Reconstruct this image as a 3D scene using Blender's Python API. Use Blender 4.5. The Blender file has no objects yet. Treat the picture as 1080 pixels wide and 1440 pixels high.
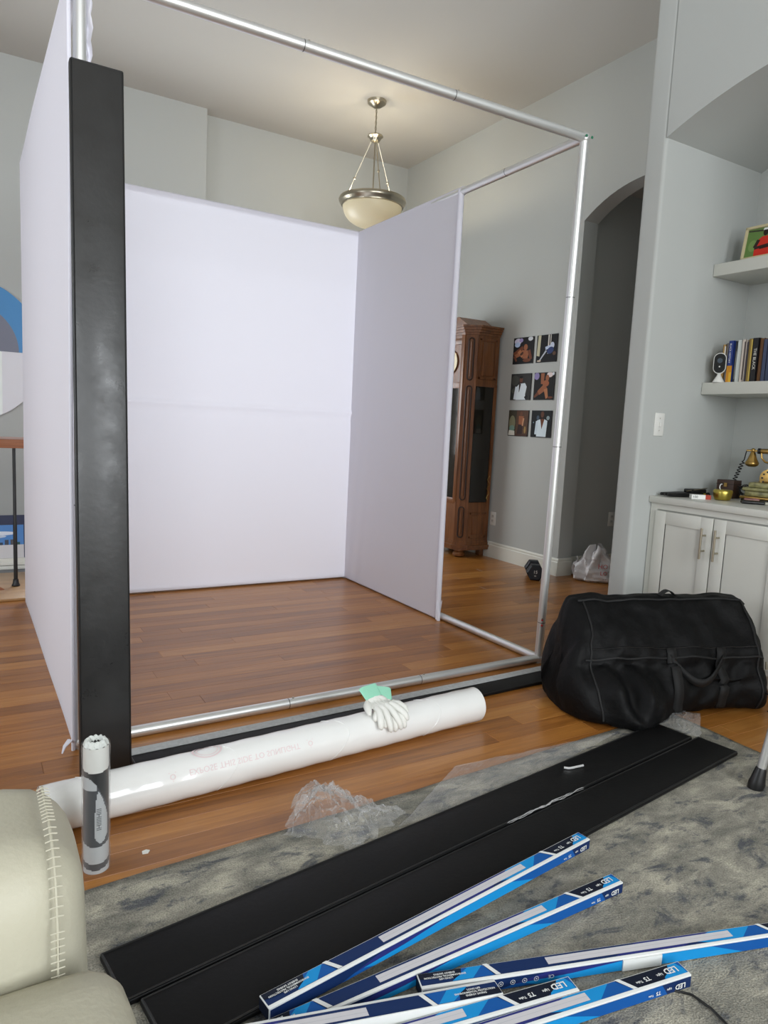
import bpy, bmesh, math, random
import numpy as np
from mathutils import Vector, Matrix, noise

random.seed(7)
SC = bpy.context.scene
COL = SC.collection
PI = math.pi

# ------------------------------------------------------------------ camera
F, YAW, PITCH, ROLL = 994.96, 0.54062, -0.12232, 0.0489
CAM = np.array([-0.3177, -2.3569, 1.0853])
_f = np.array([math.sin(YAW)*math.cos(PITCH), math.cos(YAW)*math.cos(PITCH), math.sin(PITCH)])
_r0 = np.array([math.cos(YAW), -math.sin(YAW), 0.0]); _u0 = np.cross(_r0, _f)
_r = _r0*math.cos(ROLL)+_u0*math.sin(ROLL); _u = -_r0*math.sin(ROLL)+_u0*math.cos(ROLL)
cd = bpy.data.cameras.new('camera'); cam = bpy.data.objects.new('camera', cd); COL.objects.link(cam)
cd.sensor_fit = 'HORIZONTAL'; cd.sensor_width = 36; cd.lens = 36*F/1080; cd.clip_start = .02
cam.matrix_world = Matrix([[_r[0], _u[0], -_f[0], CAM[0]], [_r[1], _u[1], -_f[1], CAM[1]], [_r[2], _u[2], -_f[2], CAM[2]], [0, 0, 0, 1]])
SC.camera = cam
def ray(x, y): return _f+_r*(x-540)/F-_u*(y-720)/F
def oz(x, y, z=0):                      # photo pixel -> point on a horizontal plane
    d = ray(x, y); return Vector(CAM+d*(z-CAM[2])/d[2])

# ------------------------------------------------------------------ light
SC.view_settings.view_transform = 'Standard'; SC.view_settings.look = 'None'
SC.view_settings.gamma = 1; SC.view_settings.use_curve_mapping = False
SC.view_settings.exposure = 0.13
w = bpy.data.worlds.new('world'); SC.world = w; w.use_nodes = True
w.node_tree.nodes['Background'].inputs[0].default_value = (.75, .85, 1, 1)
w.node_tree.nodes['Background'].inputs[1].default_value = 0.6
def area(name, loc, rot, sx, sy, power, col):
    l = bpy.data.lights.new(name, 'AREA'); l.shape = 'RECTANGLE'; l.size = sx; l.size_y = sy
    l.energy = power; l.color = col
    o = bpy.data.objects.new(name, l); COL.objects.link(o); o.location = loc; o.rotation_euler = rot
    return o
# daylight through two unseen windows added behind the sofa and one in the side wall
area('daylight_rear', (-1.3, -5.16, 1.95), (PI/2, 0, 0), 1.5, 2.6, 124, (.93, .97, 1))
area('daylight_rear_b', (1.2, -5.16, 1.95), (PI/2, 0, 0), 1.5, 2.6, 124, (.93, .97, 1))
area('daylight_side', (-3.16, .2, 1.75), (PI/2, 0, -PI/2), 2.0, 2.2, 60, (.90, .95, 1))
area('added_daylight_dining', (1.35, 4.16, 1.5), (-PI/2, 0, 0), 1.7, 1.5, 66, (.93, .97, 1))  # added behind the booth to backlight its fabric and brighten the clock

# ------------------------------------------------------------------ materials
MATS = {}
def lin(c): return tuple(((v/255)/12.92 if v/255 <= .04045 else ((v/255+.055)/1.055)**2.4) for v in c)
def mat(name, rgb, rough=.5, metal=0, bump=0, bscale=80, spec=.5, emit=None, coat=0, var=0, vscale=5, trans=0):
    if name in MATS: return MATS[name]
    m = bpy.data.materials.new(name); m.use_nodes = True; nt = m.node_tree; b = nt.nodes['Principled BSDF']
    c = lin(rgb)
    b.inputs['Base Color'].default_value = (*c, 1); b.inputs['Roughness'].default_value = rough
    b.inputs['Metallic'].default_value = metal; b.inputs['Specular IOR Level'].default_value = spec
    b.inputs['Coat Weight'].default_value = coat
    if trans: b.inputs['Transmission Weight'].default_value = trans
    if emit: b.inputs['Emission Color'].default_value = (*lin(emit[:3]), 1); b.inputs['Emission Strength'].default_value = emit[3]
    if var or bump:
        g = nt.nodes.new('ShaderNodeNewGeometry')
    if var:
        n = nt.nodes.new('ShaderNodeTexNoise'); n.inputs['Scale'].default_value = vscale; n.inputs['Detail'].default_value = 5
        nt.links.new(g.outputs['Position'], n.inputs['Vector'])
        r = nt.nodes.new('ShaderNodeValToRGB')
        r.color_ramp.elements[0].position = .3; r.color_ramp.elements[1].position = .7
        r.color_ramp.elements[0].color = (*[v*(1-var) for v in c], 1); r.color_ramp.elements[1].color = (*[min(1, v*(1+var)) for v in c], 1)
        nt.links.new(n.outputs['Fac'], r.inputs['Fac']); nt.links.new(r.outputs['Color'], b.inputs['Base Color'])
    if bump:
        n2 = nt.nodes.new('ShaderNodeTexNoise'); n2.inputs['Scale'].default_value = bscale; n2.inputs['Detail'].default_value = 4
        nt.links.new(g.outputs['Position'], n2.inputs['Vector'])
        bp = nt.nodes.new('ShaderNodeBump'); bp.inputs['Strength'].default_value = bump; bp.inputs['Distance'].default_value = .01
        nt.links.new(n2.outputs['Fac'], bp.inputs['Height']); nt.links.new(bp.outputs['Normal'], b.inputs['Normal'])
    MATS[name] = m
    return m
def wood(name, ramp, rough=.3, gx=(1.2, 20, 8), rnd=True, coat=.3):
    m = bpy.data.materials.new(name); m.use_nodes = True; nt = m.node_tree; b = nt.nodes['Principled BSDF']; L = nt.links.new
    g = nt.nodes.new('ShaderNodeNewGeometry'); oi = nt.nodes.new('ShaderNodeObjectInfo')
    mp = nt.nodes.new('ShaderNodeVectorMath'); mp.operation = 'MULTIPLY'; mp.inputs[1].default_value = gx; L(g.outputs['Position'], mp.inputs[0])
    ad = nt.nodes.new('ShaderNodeVectorMath'); ad.operation = 'ADD'; L(mp.outputs[0], ad.inputs[0])
    ml = nt.nodes.new('ShaderNodeMath'); ml.operation = 'MULTIPLY'; ml.inputs[1].default_value = 37 if rnd else 0
    L(oi.outputs['Random'], ml.inputs[0]); L(ml.outputs[0], ad.inputs[1])
    n = nt.nodes.new('ShaderNodeTexNoise'); n.inputs['Scale'].default_value = 1.6; n.inputs['Detail'].default_value = 6; n.inputs['Distortion'].default_value = 1.2
    L(ad.outputs[0], n.inputs['Vector'])
    n2 = nt.nodes.new('ShaderNodeTexNoise'); n2.inputs['Scale'].default_value = 9; n2.inputs['Detail'].default_value = 3
    L(ad.outputs[0], n2.inputs['Vector'])
    a1 = nt.nodes.new('ShaderNodeMath'); a1.operation = 'MULTIPLY_ADD'; a1.inputs[1].default_value = .55
    a2 = nt.nodes.new('ShaderNodeMath'); a2.operation = 'MULTIPLY_ADD'; a2.inputs[1].default_value = .2; a2.inputs[2].default_value = -.05
    L(n2.outputs['Fac'], a2.inputs[0])
    a3 = nt.nodes.new('ShaderNodeMath'); a3.operation = 'MULTIPLY_ADD'; a3.inputs[1].default_value = .28 if rnd else 0
    L(oi.outputs['Random'], a3.inputs[0]); L(a2.outputs[0], a3.inputs[2])
    L(n.outputs['Fac'], a1.inputs[0]); L(a3.outputs[0], a1.inputs[2])
    r = nt.nodes.new('ShaderNodeValToRGB'); e = r.color_ramp.elements
    for i, (p, c) in enumerate(ramp):
        el = e[i] if i < 2 else e.new(p)
        el.position = p; el.color = (*lin(c), 1)
    L(a1.outputs[0], r.inputs['Fac']); L(r.outputs['Color'], b.inputs['Base Color'])
    b.inputs['Roughness'].default_value = rough; b.inputs['Coat Weight'].default_value = coat; b.inputs['Coat Roughness'].default_value = .18
    bp = nt.nodes.new('ShaderNodeBump'); bp.inputs['Strength'].default_value = .06; bp.inputs['Distance'].default_value = .004
    L(n2.outputs['Fac'], bp.inputs['Height']); L(bp.outputs['Normal'], b.inputs['Normal'])
    MATS[name] = m
    return m
WALL = mat('grey_wall_paint', (181, 184, 181), .75, bump=.03, bscale=220)
CEIL = mat('ceiling_paint', (194, 193, 188), .85, bump=.06, bscale=160)
TRIM = mat('white_trim_paint', (222, 222, 212), .35)
CABW = mat('cabinet_paint', (206, 206, 198), .35)
PLANK = wood('oak_floor', [(.15, (100, 58, 20)), (.38, (148, 93, 38)), (.55, (170, 112, 50)), (.85, (196, 144, 80))], rough=.33, coat=.12)
CLOCKW = wood('clock_walnut', [(.2, (88, 50, 22)), (.5, (140, 88, 46)), (.8, (174, 120, 70))], rough=.4, gx=(20, 20, 1.6), rnd=False, coat=.2)
TABLEW = wood('table_wood', [(.2, (120, 70, 40)), (.5, (165, 104, 62)), (.8, (188, 130, 84))], rough=.4, gx=(2, 30, 30), rnd=False)
TANW = wood('pale_board', [(.2, (160, 120, 78)), (.5, (190, 150, 102)), (.8, (206, 170, 124))], rough=.45, gx=(2, 20, 20), rnd=False)
ALU = mat('brushed_aluminium', (226, 227, 226), .38, .8)
ALUD = mat('aluminium_seam', (120, 120, 120), .4, 1)
STEEL = mat('brushed_nickel', (176, 168, 150), .28, 1)
BLACKV = mat('black_vinyl', (36, 36, 36), .34, bump=.04, bscale=60, spec=.55, var=.12, vscale=7)
_nt = BLACKV.node_tree; _g = _nt.nodes.new('ShaderNodeNewGeometry'); _n = _nt.nodes.new('ShaderNodeTexNoise'); _n.inputs['Scale'].default_value = 9; _n.inputs['Detail'].default_value = 7; _n.inputs['Roughness'].default_value = .65
_m = _nt.nodes.new('ShaderNodeMapRange'); _m.inputs['From Min'].default_value = .35; _m.inputs['From Max'].default_value = .65; _m.inputs['To Min'].default_value = .27; _m.inputs['To Max'].default_value = .43
_nt.links.new(_g.outputs['Position'], _n.inputs['Vector']); _nt.links.new(_n.outputs['Fac'], _m.inputs['Value']); _nt.links.new(_m.outputs['Result'], _nt.nodes['Principled BSDF'].inputs['Roughness'])
BLACKP = mat('black_vinyl_floor', (14, 14, 15), .5, bump=.05, bscale=90, spec=.2)
PIPING = mat('black_piping', (14, 14, 15), .45)
BAGM = mat('black_nylon', (9, 9, 10), .6, bump=.5, bscale=22, spec=.18)
STRAP = mat('black_webbing', (10, 10, 11), .7, bump=.2, bscale=300)
BLACKPL = mat('black_plastic', (18, 18, 19), .4)
WHITEPL = mat('white_plastic', (225, 225, 220), .35)
NAVYP = mat('navy_rubber', (22, 26, 36), .55)
BRASS = mat('antique_brass', (176, 144, 84), .3, 1, var=.3, vscale=30)
GOLD = mat('gold_tin', (190, 172, 84), .32, 1)
LEATHER = mat('cream_leather', (176, 172, 154), .48, spec=.35, bump=.10, bscale=140)
STITCH = mat('cream_thread', (184, 180, 163), .6)
GLOVE = mat('white_cotton', (232, 232, 226), .9, bump=.2, bscale=200)
MINT = mat('mint_cuff', (150, 214, 186), .85, bump=.2, bscale=300)
VELCRO = mat('grey_velcro', (186, 188, 188), .9, bump=.6, bscale=400, var=.12, vscale=90)
REDM = mat('red_dot', (190, 40, 40), .5); GREENM = mat('green_cap', (30, 110, 80), .5)
DARKW = mat('dark_wood_box', (58, 38, 28), .5)
def fabric():
    m = bpy.data.materials.new('white_stretch_fabric'); m.use_nodes = True; nt = m.node_tree; b = nt.nodes['Principled BSDF']; L = nt.links.new
    b.inputs['Base Color'].default_value = (*lin((238, 237, 246)), 1); b.inputs['Roughness'].default_value = .8; b.inputs['Specular IOR Level'].default_value = .2
    t = nt.nodes.new('ShaderNodeBsdfTranslucent'); t.inputs['Color'].default_value = (*lin((238, 238, 248)), 1)
    mx = nt.nodes.new('ShaderNodeMixShader'); mx.inputs[0].default_value = .24
    L(b.outputs[0], mx.inputs[1]); L(t.outputs[0], mx.inputs[2]); L(mx.outputs[0], nt.nodes['Material Output'].inputs['Surface'])
    g = nt.nodes.new('ShaderNodeNewGeometry'); n = nt.nodes.new('ShaderNodeTexNoise'); n.inputs['Scale'].default_value = 500
    L(g.outputs['Position'], n.inputs['Vector']); bp = nt.nodes.new('ShaderNodeBump'); bp.inputs['Strength'].default_value = .08; bp.inputs['Distance'].default_value = .002
    L(n.outputs['Fac'], bp.inputs['Height']); L(bp.outputs['Normal'], b.inputs['Normal'])
    return m
FABRIC = fabric()
def film(name, fac, rough=.07, tint=(1, 1, 1)):
    m = bpy.data.materials.new(name); m.use_nodes = True; nt = m.node_tree; L = nt.links.new
    nt.nodes.remove(nt.nodes['Principled BSDF'])
    t = nt.nodes.new('ShaderNodeBsdfTransparent'); t.inputs[0].default_value = (*tint, 1)
    gl = nt.nodes.new('ShaderNodeBsdfPrincipled'); gl.inputs['Base Color'].default_value = (.62, .62, .62, 1); gl.inputs['Specular IOR Level'].default_value = 1.0; gl.inputs['Roughness'].default_value = rough
    fr = nt.nodes.new('ShaderNodeLayerWeight'); fr.inputs['Blend'].default_value = .35
    ad = nt.nodes.new('ShaderNodeMath'); ad.operation = 'MULTIPLY_ADD'; ad.inputs[1].default_value = .5; ad.inputs[2].default_value = fac
    L(fr.outputs['Facing'], ad.inputs[0])
    mx = nt.nodes.new('ShaderNodeMixShader'); L(ad.outputs[0], mx.inputs[0]); L(t.outputs[0], mx.inputs[1]); L(gl.outputs[0], mx.inputs[2])
    L(mx.outputs[0], nt.nodes['Material Output'].inputs['Surface'])
    return m
FILM = film('clear_film', .10); FILMT = film('thin_clear_film', .03); FILM2 = film('clear_sleeve', .0, .12)
def rugmat():
    m = bpy.data.materials.new('distressed_rug'); m.use_nodes = True; nt = m.node_tree; b = nt.nodes['Principled BSDF']; L = nt.links.new
    g = nt.nodes.new('ShaderNodeNewGeometry')
    mp = nt.nodes.new('ShaderNodeMapping'); mp.inputs['Rotation'].default_value = (0, 0, .05); mp.inputs['Scale'].default_value = (1, 2.1, 1); L(g.outputs['Position'], mp.inputs['Vector'])
    def N(s, d, dist, seed):
        n = nt.nodes.new('ShaderNodeTexNoise'); n.noise_dimensions = '4D'; n.inputs['W'].default_value = seed
        n.inputs['Scale'].default_value = s; n.inputs['Detail'].default_value = d; n.inputs['Distortion'].default_value = dist
        n.inputs['Roughness'].default_value = .68; L(mp.outputs[0], n.inputs['Vector']); return n
    def ramp(src, stops):
        r = nt.nodes.new('ShaderNodeValToRGB'); e = r.color_ramp.elements
        for i, (p, c) in enumerate(stops):
            el = e[i] if i < 2 else e.new(p)
            el.position = p; el.color = (*lin(c), 1)
        L(src, r.inputs['Fac']); return r
    base = ramp(N(7, 10, .5, 1).outputs['Fac'], [(.3, (104, 104, 98)), (.5, (146, 143, 132)), (.68, (188, 183, 166))])
    dark = ramp(N(8.0, 10, .8, 4).outputs['Fac'], [(.53, (0, 0, 0)), (.61, (255, 255, 255))])
    m1 = nt.nodes.new('ShaderNodeMixRGB'); m1.inputs['Color2'].default_value = (*lin((70, 75, 86)), 1)
    s = nt.nodes.new('ShaderNodeMath'); s.operation = 'MULTIPLY'; s.inputs[1].default_value = .75
    L(dark.outputs[0], s.inputs[0]); L(s.outputs[0], m1.inputs['Fac']); L(base.outputs[0], m1.inputs['Color1'])
    fine = nt.nodes.new('ShaderNodeTexNoise'); fine.inputs['Scale'].default_value = 260; fine.inputs['Detail'].default_value = 3; L(g.outputs['Position'], fine.inputs['Vector'])
    m2 = nt.nodes.new('ShaderNodeMixRGB'); m2.blend_type = 'OVERLAY'; m2.inputs['Fac'].default_value = .75
    L(m1.outputs[0], m2.inputs['Color1']); L(fine.outputs['Fac'], m2.inputs['Color2'])
    L(m2.outputs[0], b.inputs['Base Color']); b.inputs['Roughness'].default_value = .95; b.inputs['Specular IOR Level'].default_value = .1
    bp = nt.nodes.new('ShaderNodeBump'); bp.inputs['Strength'].default_value = .7; bp.inputs['Distance'].default_value = .006
    L(fine.outputs['Fac'], bp.inputs['Height']); L(bp.outputs['Normal'], b.inputs['Normal'])
    return m
RUG = rugmat()

# ------------------------------------------------------------------ mesh helpers
class MB:
    def __init__(s): s.v = []; s.f = []; s.m = []; s.mats = []
    def mi(s, m):
        if m not in s.mats: s.mats.append(m)
        return s.mats.index(m)
    def add(s, v, f, m=None):
        o = len(s.v); s.v += [tuple(p) for p in v]; k = s.mi(m) if m else 0
        for q in f: s.f.append([i+o for i in q]); s.m.append(k)
        return s
    def box(s, x0, x1, y0, y1, z0, z1, m=None, bev=0, seg=2):
        if bev:
            bm = bmesh.new(); bmesh.ops.create_cube(bm, size=1)
            for q in bm.verts: q.co = Vector(((x0+x1)/2+q.co.x*(x1-x0), (y0+y1)/2+q.co.y*(y1-y0), (z0+z1)/2+q.co.z*(z1-z0)))
            bmesh.ops.bevel(bm, geom=bm.edges[:], offset=bev, segments=seg, affect='EDGES', profile=.5)
            bm.verts.index_update()
            s.add([q.co for q in bm.verts], [[q.index for q in f.verts] for f in bm.faces], m); bm.free(); return s
        v = [(x, y, z) for x in (x0, x1) for y in (y0, y1) for z in (z0, z1)]
        return s.add(v, [(0, 1, 3, 2), (4, 6, 7, 5), (0, 4, 5, 1), (2, 3, 7, 6), (0, 2, 6, 4), (1, 5, 7, 3)], m)
    def tube(s, pts, r, n=10, m=None, cap=True, flat=1):
        P = [Vector(p) for p in pts]; rr = r if isinstance(r, (list, tuple)) else [r]*len(P)
        V = []; up = None
        for i, p in enumerate(P):
            t = (P[min(i+1, len(P)-1)]-P[max(i-1, 0)]).normalized()
            if up is None: up = Vector((0, 0, 1)) if abs(t.z) < .9 else Vector((1, 0, 0))
            a = (up-t*up.dot(t)).normalized(); b = t.cross(a); up = a
            for k in range(n):
                q = 2*PI*k/n; V.append(p+a*math.cos(q)*rr[i]*flat+b*math.sin(q)*rr[i])
        f = [(i*n+k, i*n+(k+1) % n, (i+1)*n+(k+1) % n, (i+1)*n+k) for i in range(len(P)-1) for k in range(n)]
        if cap: f += [tuple(range(n))[::-1], tuple(range((len(P)-1)*n, len(P)*n))]
        return s.add(V, f, m)
    def lathe(s, prof, n=24, c=(0, 0, 0), m=None, axis='z'):
        V = []
        for r, h in prof:
            for k in range(n):
                a = 2*PI*k/n; x, y, z = r*math.cos(a), r*math.sin(a), h
                if axis == 'x': x, y, z = z, x, y
                if axis == 'y': x, y, z = y, z, x
                V.append((c[0]+x, c[1]+y, c[2]+z))
        N = len(prof)
        f = [(i*n+k, i*n+(k+1) % n, (i+1)*n+(k+1) % n, (i+1)*n+k) for i in range(N-1) for k in range(n)]
        f += [tuple(range(n))[::-1], tuple(range((N-1)*n, N*n))]
        return s.add(V, f, m)
    def prism(s, poly, a0, a1, axis, m=None):   # polygon in the other two axes, extruded along axis
        n = len(poly); V = []
        for a in (a0, a1):
            for p, q in poly: V.append({'x': (a, p, q), 'y': (p, a, q), 'z': (p, q, a)}[axis])
        f = [tuple(range(n))[::-1], tuple(range(n, 2*n))]+[(i, (i+1) % n, n+(i+1) % n, n+i) for i in range(n)]
        return s.add(V, f, m)
    def grid(s, fn, nu, nv, m=None, closed_u=False):
        V = [fn(i/nu, j/nv) for j in range(nv+1) for i in range(nu+(0 if closed_u else 1))]
        w = nu if closed_u else nu+1
        f = [(j*w+i, j*w+(i+1) % w, (j+1)*w+(i+1) % w, (j+1)*w+i) for j in range(nv) for i in range(nu)]
        return s.add(V, f, m)
    def ball(s, c, r, m=None, nu=14, nv=8, sc=(1, 1, 1)):
        V = []
        for j in range(nv+1):
            p = -PI/2+PI*j/nv
            for i in range(nu):
                t = 2*PI*i/nu; V.append((c[0]+r*sc[0]*math.cos(p)*math.cos(t), c[1]+r*sc[1]*math.cos(p)*math.sin(t), c[2]+r*sc[2]*math.sin(p)))
        f = [(j*nu+i, j*nu+(i+1) % nu, (j+1)*nu+(i+1) % nu, (j+1)*nu+i) for j in range(nv) for i in range(nu)]
        return s.add(V, f, m)
    def map(s, fn): s.v = [tuple(fn(Vector(p))) for p in s.v]; return s
    def mesh(s, name, m=None, smooth=35):
        me = bpy.data.meshes.new(name); me.from_pydata(s.v, [], s.f)
        ms = s.mats if s.mats else [m]
        for q in ms: me.materials.append(q)
        if s.mats: me.polygons.foreach_set('material_index', s.m)
        bm = bmesh.new(); bm.from_mesh(me); bmesh.ops.remove_doubles(bm, verts=bm.verts, dist=1e-6); bmesh.ops.recalc_face_normals(bm, faces=bm.faces); bm.to_mesh(me); bm.free()
        if smooth:
            me.polygons.foreach_set('use_smooth', [True]*len(me.polygons)); me.set_sharp_from_angle(angle=math.radians(smooth))
        me.update(); return me
    def obj(s, name, m=None, parent=None, smooth=35):
        o = bpy.data.objects.new(name, s.mesh(name, m, smooth)); COL.objects.link(o)
        if parent is not None: o.parent = parent
        return o
def tag(o, label, cat, group=None):
    o['label'] = label; o['category'] = cat
    if group: o['group'] = group
    return o
def thing(name, label, cat, loc=(0, 0, 0), rz=0, group=None):
    o = bpy.data.objects.new(name, None); COL.objects.link(o); o.location = loc; o.rotation_euler = (0, 0, rz)
    return tag(o, label, cat, group)
def struct(o): o['kind'] = 'structure'; return o
_fonts = {}
def text_mb(body, size, m, fn, align='CENTER', bold=.0):
    """flat lettering as mesh faces, each vertex placed by fn(x, y)"""
    c = bpy.data.curves.new('txt', 'FONT'); c.body = body; c.size = size; c.align_x = align; c.align_y = 'CENTER'; c.resolution_u = 2; c.offset = size*bold
    o = bpy.data.objects.new('txt', c); COL.objects.link(o)
    bpy.context.view_layer.update()
    ev = o.evaluated_get(bpy.context.evaluated_depsgraph_get()); me = ev.to_mesh()
    V = [v.co.copy() for v in me.vertices]; Fc = [list(p.vertices) for p in me.polygons]
    ev.to_mesh_clear(); bpy.data.objects.remove(o); bpy.data.curves.remove(c)
    b = MB(); b.add([fn(v.x, v.y) for v in V], Fc, m); return b
def merge(dst, src):
    o = len(dst.v); dst.v += src.v; idx = [dst.mi(q) for q in src.mats]
    for f, k in zip(src.f, src.m): dst.f.append([i+o for i in f]); dst.m.append(idx[k])

# ------------------------------------------------------------------ room shell
XP, YB, ZC = 3.585, 3.88, 3.64      # photo wall, back wall, ceiling
XN, YN = 2.545, .013                # niche wall, niche side
floor = struct(MB().box(-3.2, 6.4, -5.2, 4.3, -.12, -.012).obj('floor', mat('subfloor', (70, 48, 30), .8), smooth=0))
PW = .083
pm = MB().box(0, 1, 0, 1, -.012, 0, PLANK, bev=0).mesh('plank', PLANK, 0)
def plank_mesh():
    b = MB(); e = .012
    # one bevelled board: unit length and width, long edges eased
    b.add([(0, 0, -.0118), (1, 0, -.0118), (1, 1, -.0118), (0, 1, -.0118), (0, 0, -.0014), (1, 0, -.0014), (1, 1, -.0014), (0, 1, -.0014),
           (.0012, e, 0), (.9988, e, 0), (.9988, 1-e, 0), (.0012, 1-e, 0)],
          [(3, 2, 1, 0), (0, 1, 5, 4), (1, 2, 6, 5), (2, 3, 7, 6), (3, 0, 4, 7), (4, 5, 9, 8), (5, 6, 10, 9), (6, 7, 11, 10), (7, 4, 8, 11), (8, 9, 10, 11)], PLANK)
    return b
PME = plank_mesh().mesh('plank', PLANK, 0)
rest = MB(); pb = plank_mesh(); count = 0
row = 0; y = -5.2
rr = random.Random(3)
while y < 4.2:
    x = -3.2+rr.uniform(-1.2, 0)
    while x < 6.4:
        L = rr.uniform(.45, 1.6); x0, x1 = max(x, -3.2), min(x+L, 6.4); x += L
        if x1-x0 < .02: continue
        vis = y > -.86 and y < 2.36 and x1 > -.75 and x0 < 3.65+.35*(y < 1.6)*(y > .3) and not (x0 > 2.6 and y < .05)
        if vis and count < 300:
            o = bpy.data.objects.new('plank', PME); COL.objects.link(o); o.parent = floor
            o.location = (x0, y, 0); o.scale = (x1-x0, PW, 1); count += 1
        else:
            rest.add([(x0+p[0]*(x1-x0), y+p[1]*PW, p[2]) for p in pb.v], pb.f, PLANK)
    y += PW
o = rest.obj('planks', PLANK, floor, smooth=0); o['kind'] = 'stuff'

struct(MB().box(-3.2, 6.4, -5.2, 4.3, ZC, ZC+.1).obj('ceiling', CEIL, smooth=0))
# back wall with its shallow step
struct(MB().box(-3.2, .5, YB, YB+.25, 0, ZC).box(.5, 1.51, YB, YB+.25, 0, .75).box(.5, 1.51, YB, YB+.25, 2.25, ZC)
       .box(1.51, 2.2, YB+.12, YB+.25, 0, .75).box(1.51, 2.2, YB+.12, YB+.25, 2.25, ZC).box(2.2, XP+.14, YB+.12, YB+.25, 0, ZC).obj('wall_back', WALL, smooth=0))
def arc(y0, y1, z, rise, n=20):
    c = (y0-y1)/2; R = (c*c+rise*rise)/(2*rise); zc = z+rise-R; ym = (y0+y1)/2
    return [(y0+(y1-y0)*i/n, zc+math.sqrt(max(0, R*R-(y0+(y1-y0)*i/n-ym)**2))) for i in range(n+1)]
# photo wall: solid part and the arch over the hallway opening
A1, A0 = 1.53, .42
b = MB().box(XP, XP+.14, A1, YB+.3, 0, ZC).box(XP, XP+.14, .13, A0, 0, ZC)
ap = arc(A1, A0, 2.62, .18)
for (ya, za), (yb, zb) in zip(ap[:-1], ap[1:]):
    b.add([(x, yy, zz) for x in (XP, XP+.14) for yy, zz in ((ya, za), (yb, zb), (yb, ZC), (ya, ZC))],
          [(0, 1, 2, 3), (7, 6, 5, 4), (0, 4, 5, 1)])
struct(b.obj('wall_right', WALL, smooth=30))
# hallway behind the arch
struct(MB().box(XP+.14, 6.3, 1.57, 1.7, 0, 2.95).obj('wall_hall', WALL, smooth=0))
struct(MB().box(6.2, 6.3, -.2, 1.57, 0, 2.95).obj('wall_hall_end', WALL, smooth=0))
struct(MB().box(XP+.14, 6.3, -.3, -.2, 0, 2.95).obj('wall_hall_near', WALL, smooth=0))
struct(MB().box(XP+.14, 6.3, -.3, 1.7, 2.9, 3.0).obj('ceiling_hall', CEIL, smooth=0))
# niche wall with rounded corner
R = .018
poly = [(XN+R-R*math.cos(a), YN+R-R*math.sin(a)) for a in [PI/2*i/6 for i in range(7)]]
poly = poly+[(3.44, YN), (3.44, .13)]+[(XN+R-R*math.sin(a), .13-R+R*math.cos(a)) for a in [PI/2*i/6 for i in range(7)]]
b = MB().prism(poly, 0, ZC, 'z')
b.box(3.30, 3.44, -1.62, YN, 0, ZC).box(XN, 3.44, -1.75, -1.613, 0, ZC).box(XN, XN+.14, -5.2, -1.75, 0, ZC).box(3.44, XP+.01, .02, .13, 0, ZC)
ap = arc(YN+.0, -1.613, 2.482, .17)
for (ya, za), (yb, zb) in zip(ap[:-1], ap[1:]):
    b.add([(x, yy, zz) for x in (XN, 3.30) for yy, zz in ((ya, za), (yb, zb), (yb, ZC), (ya, ZC))], [(0, 1, 2, 3), (0, 4, 5, 1)])
struct(b.obj('wall_niche', WALL, smooth=30))
# walls behind and beside the sofa, with openings for added windows
def holed(x0, x1, z1, wins):
    out = []; xs = x0
    for a, c, zb, zt in wins:
        out += [(xs, a, 0, z1), (a, c, 0, zb), (a, c, zt, z1)]; xs = c
    return out+[(xs, x1, 0, z1)]
b = MB()
for a, c, z0, z1 in holed(-3.2, XN+.14, ZC, [(-2.05, -.55, .65, 3.25), (.45, 1.95, .65, 3.25)]): b.box(a, c, -5.2, -5.05, z0, z1)
struct(b.obj('wall_rear', WALL, smooth=0))
b = MB()
for a, c, z0, z1 in holed(-5.2, 4.2, ZC, [(-.8, 1.2, .65, 2.85)]): b.box(-3.2, -3.05, a, c, z0, z1)
struct(b.obj('wall_left', WALL, smooth=0))
for i, (ax, a, c, q0, q1) in enumerate([('y', -2.05, -.55, .65, 3.25), ('y', .45, 1.95, .65, 3.25), ('x', -.8, 1.2, .65, 2.85), ('b', .5, 2.2, .75, 2.25)]):
    b = MB(); zm = (q0+q1)/2 if ax != 'b' else 1.25
    for u0, u1, z0, z1 in [(a, a+.05, q0, q1), (c-.05, c, q0, q1), (a+.05, c-.05, q0, q0+.05), (a+.05, c-.05, q1-.05, q1), (a+.05, c-.05, zm-.02, zm+.02)]:
        if ax == 'y': b.box(u0, u1, -5.12, -5.06, z0, z1)
        elif ax == 'x': b.box(-3.12, -3.06, u0, u1, z0, z1)
        else: b.box(u0, u1, YB+.13, YB+.2, z0, z1)  # hidden behind the booth, added to backlight the fabric
    struct(b.obj('unseen_window_%d' % (i+1), TRIM, smooth=0))  # frames of unseen windows, added to carry the daylight
# baseboards: profile extruded
def baseboard(name, pts):
    prof = [(0, 0), (.016, 0), (.016, .105), (.011, .112), (.013, .125), (.006, .135), (0, .135)]
    b = MB()
    for (x0, y0), (x1, y1) in zip(pts[:-1], pts[1:]):
        d = Vector((x1-x0, y1-y0)).normalized(); n = Vector((-d.y, d.x))
        V = [(x+n.x*q, yv+n.y*q, z) for x, yv in ((x0, y0), (x1, y1)) for q, z in prof]; k = len(prof)
        b.add(V, [tuple(range(k)), tuple(range(k, 2*k))[::-1]]+[(i, (i+1) % k, k+(i+1) % k, k+i) for i in range(k)])
    b.box(0, 0, 0, 0, 0, 0) if False else None
    return struct(b.obj(name, TRIM, smooth=30))
baseboard('baseboard_right', [(XP, A1-.016), (XP, YB+.12)])
baseboard('baseboard_jamb', [(XP+.14, A1), (XP, A1)])
baseboard('baseboard_hall', [(6.2, 1.57), (XP+.14, 1.57)])
baseboard('baseboard_back', [(XP, YB+.12), (1.51, YB+.12)])
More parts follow.
